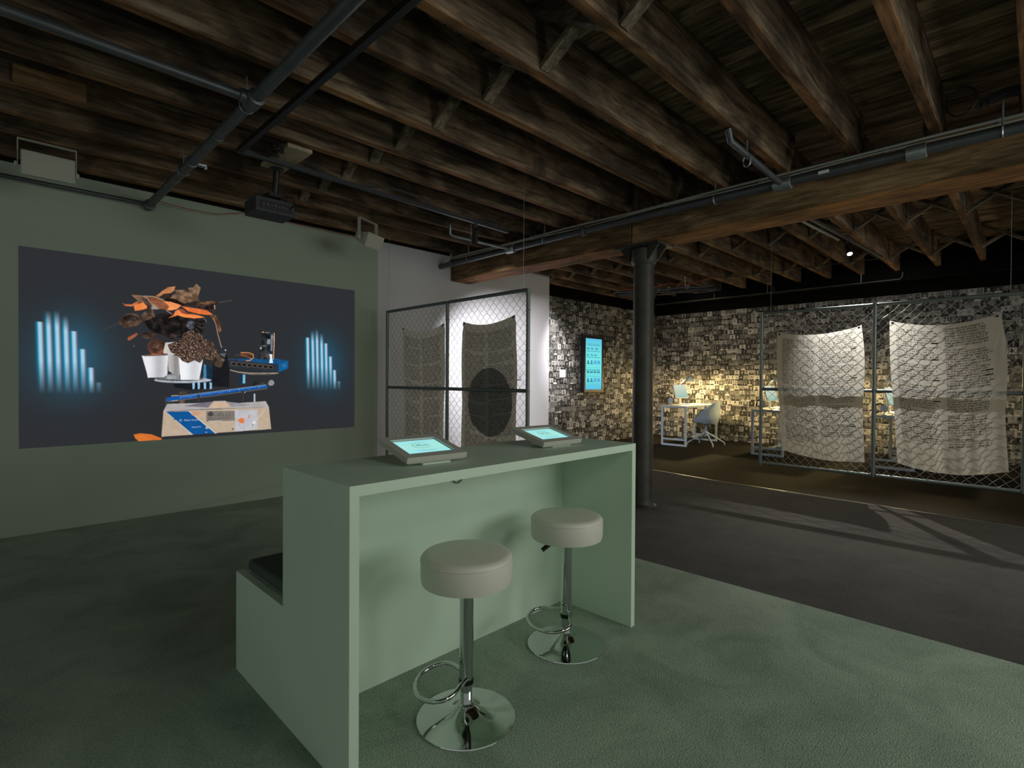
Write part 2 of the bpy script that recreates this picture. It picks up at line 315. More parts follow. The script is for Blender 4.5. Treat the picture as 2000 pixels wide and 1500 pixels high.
# ceiling: slab, deck boards, joists, braces
ce = struct('ceiling', MB().box(-4, XF, -4, YR+.2, DECK+.035, DECK+.12), DARKTRIM, label='old timber ceiling of boards joists and cross braces', cat='ceiling')
x = -3.6; rb = random.Random(3)
while x < 11.4:
    wd = .135+rb.uniform(-.012, .012); dz = rb.uniform(-.004, .006)
    MB().box(x, x+wd-.006, -4, YR, DECK+dz, DECK+.033).build('ceiling_board', BOARD, ce); x += wd
NEAR = [6.47, 5.89, 5.42, 4.91, 4.39, 3.97, 3.43, 2.845, 2.30, 1.71, 1.15, .595, .07, -.49, -1.05, -1.6, -2.2, -2.8, -3.4]
NEAR = [y for y in NEAR]
for y in NEAR:
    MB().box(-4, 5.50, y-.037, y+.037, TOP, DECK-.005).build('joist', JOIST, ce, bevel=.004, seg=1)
FAR = [1.73-.565*k for k in range(9)]+[1.73+.53*k for k in range(1, 11)]
FAR = sorted(FAR)
for y in FAR:
    if y > 7.3: continue
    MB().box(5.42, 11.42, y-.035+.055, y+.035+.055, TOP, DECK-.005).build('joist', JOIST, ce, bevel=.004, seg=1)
def braces(ys, x, hw):
    for a, b in zip(ys, ys[1:]):
        MB().bar((x, a+hw, TOP+.03), (x, b-hw, DECK-.04), .034, .085, up=(1, 0, 0)).build('cross_brace', BRACE, ce)
        MB().bar((x+.09, b-hw, TOP+.03), (x+.09, a+hw, DECK-.04), .034, .085, up=(1, 0, 0)).build('cross_brace', BRACE, ce)
braces(sorted(NEAR)[6:], 2.46, .037)
fy = [y+.055 for y in FAR if y < 7.3]
braces(fy[5:], 8.02, .035); braces(fy[5:], 10.3, .035)
MB().box(.157, .54, 4.835, 4.872, TOP+.01, TOP+.125).build('patch_block', BLOCKW, ce)

# beams and column
def beam(y0, y1, label):
    m = MB().box(5.33, 5.73, y0, y1, 3.065, TOP-.001)
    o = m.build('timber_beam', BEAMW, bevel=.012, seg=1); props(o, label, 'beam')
beam(-4, 3.362, 'heavy brown timber beam running from the iron column over the hanging cloth fence')
beam(3.368, YW-.005, 'heavy timber beam running from the iron column to the white wall')
t = thing('iron_column', 'dark cast iron column holding up the timber beams', 'column', (5.5, 3.30, 0))
MB().lathe((5.5, 3.30, 0), [(.165, 0), (.165, .03), (.135, .05), (.122, .10), (.118, 2.9), (.122, 3.02)], 28).build('shaft', COLUMN, t, smooth=True)
MB().lathe((5.5, 3.30, 0), [(.125, 2.84), (.15, 2.88), (.15, 3.02)], 28).build('collar', COLUMN, t, smooth=True)
cp = MB().box(5.31, 5.69, 3.02, 3.58, 3.035, 3.063)
for s in (-1, 1):
    for xx in (5.40, 5.58):
        y0 = 3.30+s*.12; y1 = 3.30+s*.25
        cp.add([(xx-.012, y0, 2.88), (xx-.012, y0, 3.035), (xx-.012, y1, 3.035), (xx+.012, y0, 2.88), (xx+.012, y0, 3.035), (xx+.012, y1, 3.035)], [(0,1,2),(3,5,4),(0,3,4,1),(1,4,5,2),(2,5,3,0)])
cp.build('capital', COLUMN, t)

# ---------------------------------------------------------------- counter with bench
XL, XR_, YF, YB, YN, ZT = .918, 2.787, 1.718, 2.300, 2.888, 1.117
t = thing('counter_bench', 'pale mint painted counter with high bar top and low bench on its back', 'counter', (XL, YF, 0))
def lshape(x0, x1):
    pr = [(YF, .015), (YN, .015), (YN, .515), (YB, .515), (YB, ZT-.0402), (YF, ZT-.0402)]
    v = [(x0, a, b) for a, b in pr]+[(x1, a, b) for a, b in pr]; m = MB(); n = 6
    m.add(v, [tuple(range(n))[::-1], tuple(range(n, 2*n))]+[(i, (i+1) % n, n+(i+1) % n, n+i) for i in range(n)]); return m
lshape(XL, XL+.038).build('side_panel', MINTJ, t)
lshape(XR_-.038, XR_).build('side_panel', MINTJ, t)
MB().box(XL, XR_, YF, YB, ZT-.04, ZT).build('counter_top', MINTJ, t)
MB().box(XL+.0385, XR_-.0385, YB-.045, YB-.006, .015, ZT-.0405).build('back_panel', MINTJ, t)
MB().box(XL+.0385, XR_-.0385, YN-.04, YN-.002, .015, .49).build('bench_front', MINTJ, t)
MB().box(XL+.0385, XR_-.0385, YB+.001, YN-.002, .4905, .512).build('bench_seat', MINTJ, t)
o = MB().box(XL+.045, XR_-.045, YB+.006, YN-.03, .513, .572).build('bench_cushion', CUSH, bevel=.018, seg=3); props(o, 'dark green flat cushion lying on the low bench behind the counter', 'cushion')
# cable loop under the top
pts = [(1.74+.20*t_/14, YB-.055, 1.075-.145*math.sin(math.pi*t_/14)) for t_ in range(15)]
o = MB().tube(pts, .003, 6).tube([(1.875+.035*math.cos(a/3), YB-.052, 1.00+.035*math.sin(a/3)) for a in range(19)], .003, 6).build('charging_cable', mat('green_grey_cable', (.05, .08, .06), .5)); props(o, 'thin looped cable hanging from the underside of the counter top', 'cable')

# ---------------------------------------------------------------- stools
def stool(loc, label, fd=(-.80, .60, 0), ld=(-1, .0, 0)):
    t = thing('bar_stool', label, 'stool', loc, group='round cream bar stools at the counter')
    X, Y = loc[:2]
    def L(pr, n=48): return MB().lathe((X, Y, .015), pr, n)
    L([(.165, .600), (.195, .604), (.200, .625), (.2005, .700), (.197, .716), (.186, .726), (.170, .7285), (.10, .732), (.001, .734)]).build('seat', SEATM, t, smooth=True)
    MB().tube([(X+.1992*math.cos(a*math.pi/24), Y+.1992*math.sin(a*math.pi/24), .015+.706) for a in range(48)], .0028, 6, closed=True).build('seam_piping', SEATM, t, smooth=True)
    L([(.09, .590), (.09, .5995)]).build('seat_plate', BLACK, t, smooth=True)
    L([(.0305, .175), (.0305, .59)], 32).build('outer_tube', CHROME, t, smooth=True)
    L([(.026, .058), (.026, .18)], 32).build('inner_tube', CHROME, t, smooth=True)
    L([(.0325, .155), (.0325, .176)], 32).build('tube_collar', mat('dark_collar', (.05, .06, .05), .2, 1), t, smooth=True)
    L([(.215, 0), (.2165, .003), (.215, .007), (.19, .010), (.14, .016), (.095, .026), (.065, .038), (.046, .052), (.036, .060), (.030, .063)], 64).build('base', CHROME, t, smooth=True)
    L([(.036, .058), (.038, .064), (.030, .070)], 32).build('base_ring', CHROME, t, smooth=True)
    d = Vector(fd).normalized(); q = Vector((-d.y, d.x, 0)); C_ = Vector((X, Y, .200))
    P = []
    prof = [(.0, .031), (.03, .070), (.06, .118), (.10, .142), (.15, .134), (.20, .088), (.222, .0)]
    full = prof+[(a, -b) for a, b in prof[-2::-1]]
    # smooth through points
    pts = []
    for i in range(len(full)-1):
        p0 = full[max(i-1, 0)]; p1 = full[i]; p2 = full[i+1]; p3 = full[min(i+2, len(full)-1)]
        for k in range(5):
            s = k/5; pts.append(tuple(.5*((2*p1[j])+(-p0[j]+p2[j])*s+(2*p0[j]-5*p1[j]+4*p2[j]-p3[j])*s*s+(-p0[j]+3*p1[j]-3*p2[j]+p3[j])*s**3) for j in (0, 1)))
    pts.append(full[-1])
    MB().tube([C_+d*a+q*b+Vector((0, 0, -.03*a/.2)) for a, b in pts], .0095, 10).build('footrest', CHROME, t, smooth=True)
    l_ = Vector(ld).normalized(); MB().tube([(X-.02, Y+.0, .600), Vector((X, Y, .597))+l_*.08, Vector((X, Y, .575))+l_*.12], .006, 8).tube([Vector((X, Y, .588))+l_*.105, Vector((X, Y, .560))+l_*.15], .012, 8).build('height_lever', BLACK, t, smooth=True)
    return t
stool((1.50, 1.765, 0), 'round cream bar stool in front, its seat rim seam and chrome base nearer the camera', ld=(.35, 1, 0))
stool((2.315, 1.865, 0), 'round cream bar stool tucked beside the far end panel of the counter', fd=(-.97, .22, 0), ld=(-.9, .4, 0))

# ---------------------------------------------------------------- text helper
def text_verts(body, size, extr=0):
    cu = bpy.data.curves.new('tx', 'FONT'); cu.body = body; cu.size = size; cu.resolution_u = 2; cu.align_x = 'CENTER'; cu.align_y = 'CENTER'
    o = bpy.data.objects.new('tx', cu); COL.objects.link(o); dg = bpy.context.evaluated_depsgraph_get(); dg.update()
    me = bpy.data.meshes.new_from_object(o.evaluated_get(dg)); v = [tuple(p.co) for p in me.vertices]; f = [tuple(p.vertices) for p in me.polygons]
    bpy.data.objects.remove(o); bpy.data.curves.remove(cu); bpy.data.meshes.remove(me); return v, f
def put_text(mb, body, size, O, U, V, col=None, shear=0):
    v, f = text_verts(body, size); O, U, V = Vector(O), Vector(U), Vector(V)
    mb.add([O+U*(a+shear*b)+V*b for a, b, _ in v], f, col)

# ---------------------------------------------------------------- tablets
def tablet(c, yaw, label):
    cx, cyy, zf = c; W, D, T = .317, .274, .233
    t = thing('tablet_kiosk', label, 'tablet', (cx, cyy, ZT), (0, 0, yaw), group='tablet stands on the counter')
    def tp(u, v, w): # u along width, v up the slope, w normal
        return (u, v*math.cos(T)-w*math.sin(T), (zf-ZT)+v*math.sin(T)+w*math.cos(T))
    def slab(u0, u1, v0, v1, w0, w1):
        m = MB(True); m.add([tp(u0,v0,w0),tp(u1,v0,w0),tp(u1,v1,w0),tp(u0,v1,w0),tp(u0,v0,w1),tp(u1,v0,w1),tp(u1,v1,w1),tp(u0,v1,w1)], [(0,3,2,1),(4,5,6,7),(0,1,5,4),(1,2,6,5),(2,3,7,6),(3,0,4,7)]); return m
    sw, s0, s1 = .122, .045, .232
    m = MB(True)
    for q in ((-W/2, W/2, 0, s0), (-W/2, W/2, s1, D), (-W/2, -sw, s0, s1), (sw, W/2, s0, s1)):
        k = slab(q[0], q[1], q[2], q[3], -.026, 0); m.add(k.v, k.f)
    m.build('frame', OFFW, t)
    slab(-sw, sw, s0, s1, -.024, -.010).build('bezel', BLACK2, t)
    b = slab(-W/2+.01, W/2-.01, .01, D-.01, -.034, -.0262); b.build('back_plate', OFFW, t)
    # stand wedge
    m = MB(True); a = .075; y0, y1 = .012, .19
    zz = lambda y: (zf-ZT)+y*math.tan(T)-.036
    m.add([(-a, y0, 0), (a, y0, 0), (a, y1, 0), (-a, y1, 0), (-a, y0, zz(y0)), (a, y0, zz(y0)), (a, y1, zz(y1)), (-a, y1, zz(y1))], [(0,3,2,1),(4,5,6,7),(0,1,5,4),(1,2,6,5),(2,3,7,6),(3,0,4,7)])
    m.build('stand', MINTJ, t, bevel=.003)
    # screen
    m = MB(True); n = 12; e = .004
    cols = [lin((168, 232, 220)), lin((150, 226, 236))]
    for j in range(n+1):
        v = s0+e+(s1-s0-2*e)*j/n
        for i in range(2):
            m.v.append(tp((-sw+e, sw-e)[i], v, -.0095)); k = abs(j/n-.55)*1.6; k = min(1, k); m.c.append(tuple(cols[0][q]*(1-k)+cols[1][q]*k for q in range(3)))
    m.f = [(2*j, 2*j+1, 2*j+3, 2*j+2) for j in range(n)]
    s = m.build('screen', emit_col('tablet_glow', 1.0), t, color=True)
    m = MB(True); O = Vector(tp(0, .158, -.0085)); U = Vector((1, 0, 0)); V = Vector((0, math.cos(T), math.sin(T)))
    put_text(m, 'Offset', .036, O, U, V)
    for sg, r0_ in ((1, .062), (-1, .062)):
        ap = [O+U*(r0_*math.cos(a*math.pi/20))*.9+V*(sg*.034*math.sin(a*math.pi/20)) for a in (range(5, 16) if sg > 0 else range(4, 17))]
        m.tube(ap, .0006, 4)
    for dv, hw in ((-.062, .05), (-.072, .036)):
        k = -hw
        while k < hw: m.add([O+U*k+V*dv, O+U*(k+.008)+V*dv, O+U*(k+.008)+V*(dv+.0022), O+U*k+V*(dv+.0022)], [(0,1,2,3)]); k += .0105
    m.build('screen_lettering', emit('grey_glyph', lin((60, 105, 110)), 1), s)
tablet((1.450, 1.904, 1.158), -.067, 'tablet in cream tilted holder over the stool closer to the camera')
tablet((2.340, 1.912, 1.153), -.054, 'tablet in cream tilted holder near the far end of the counter top')
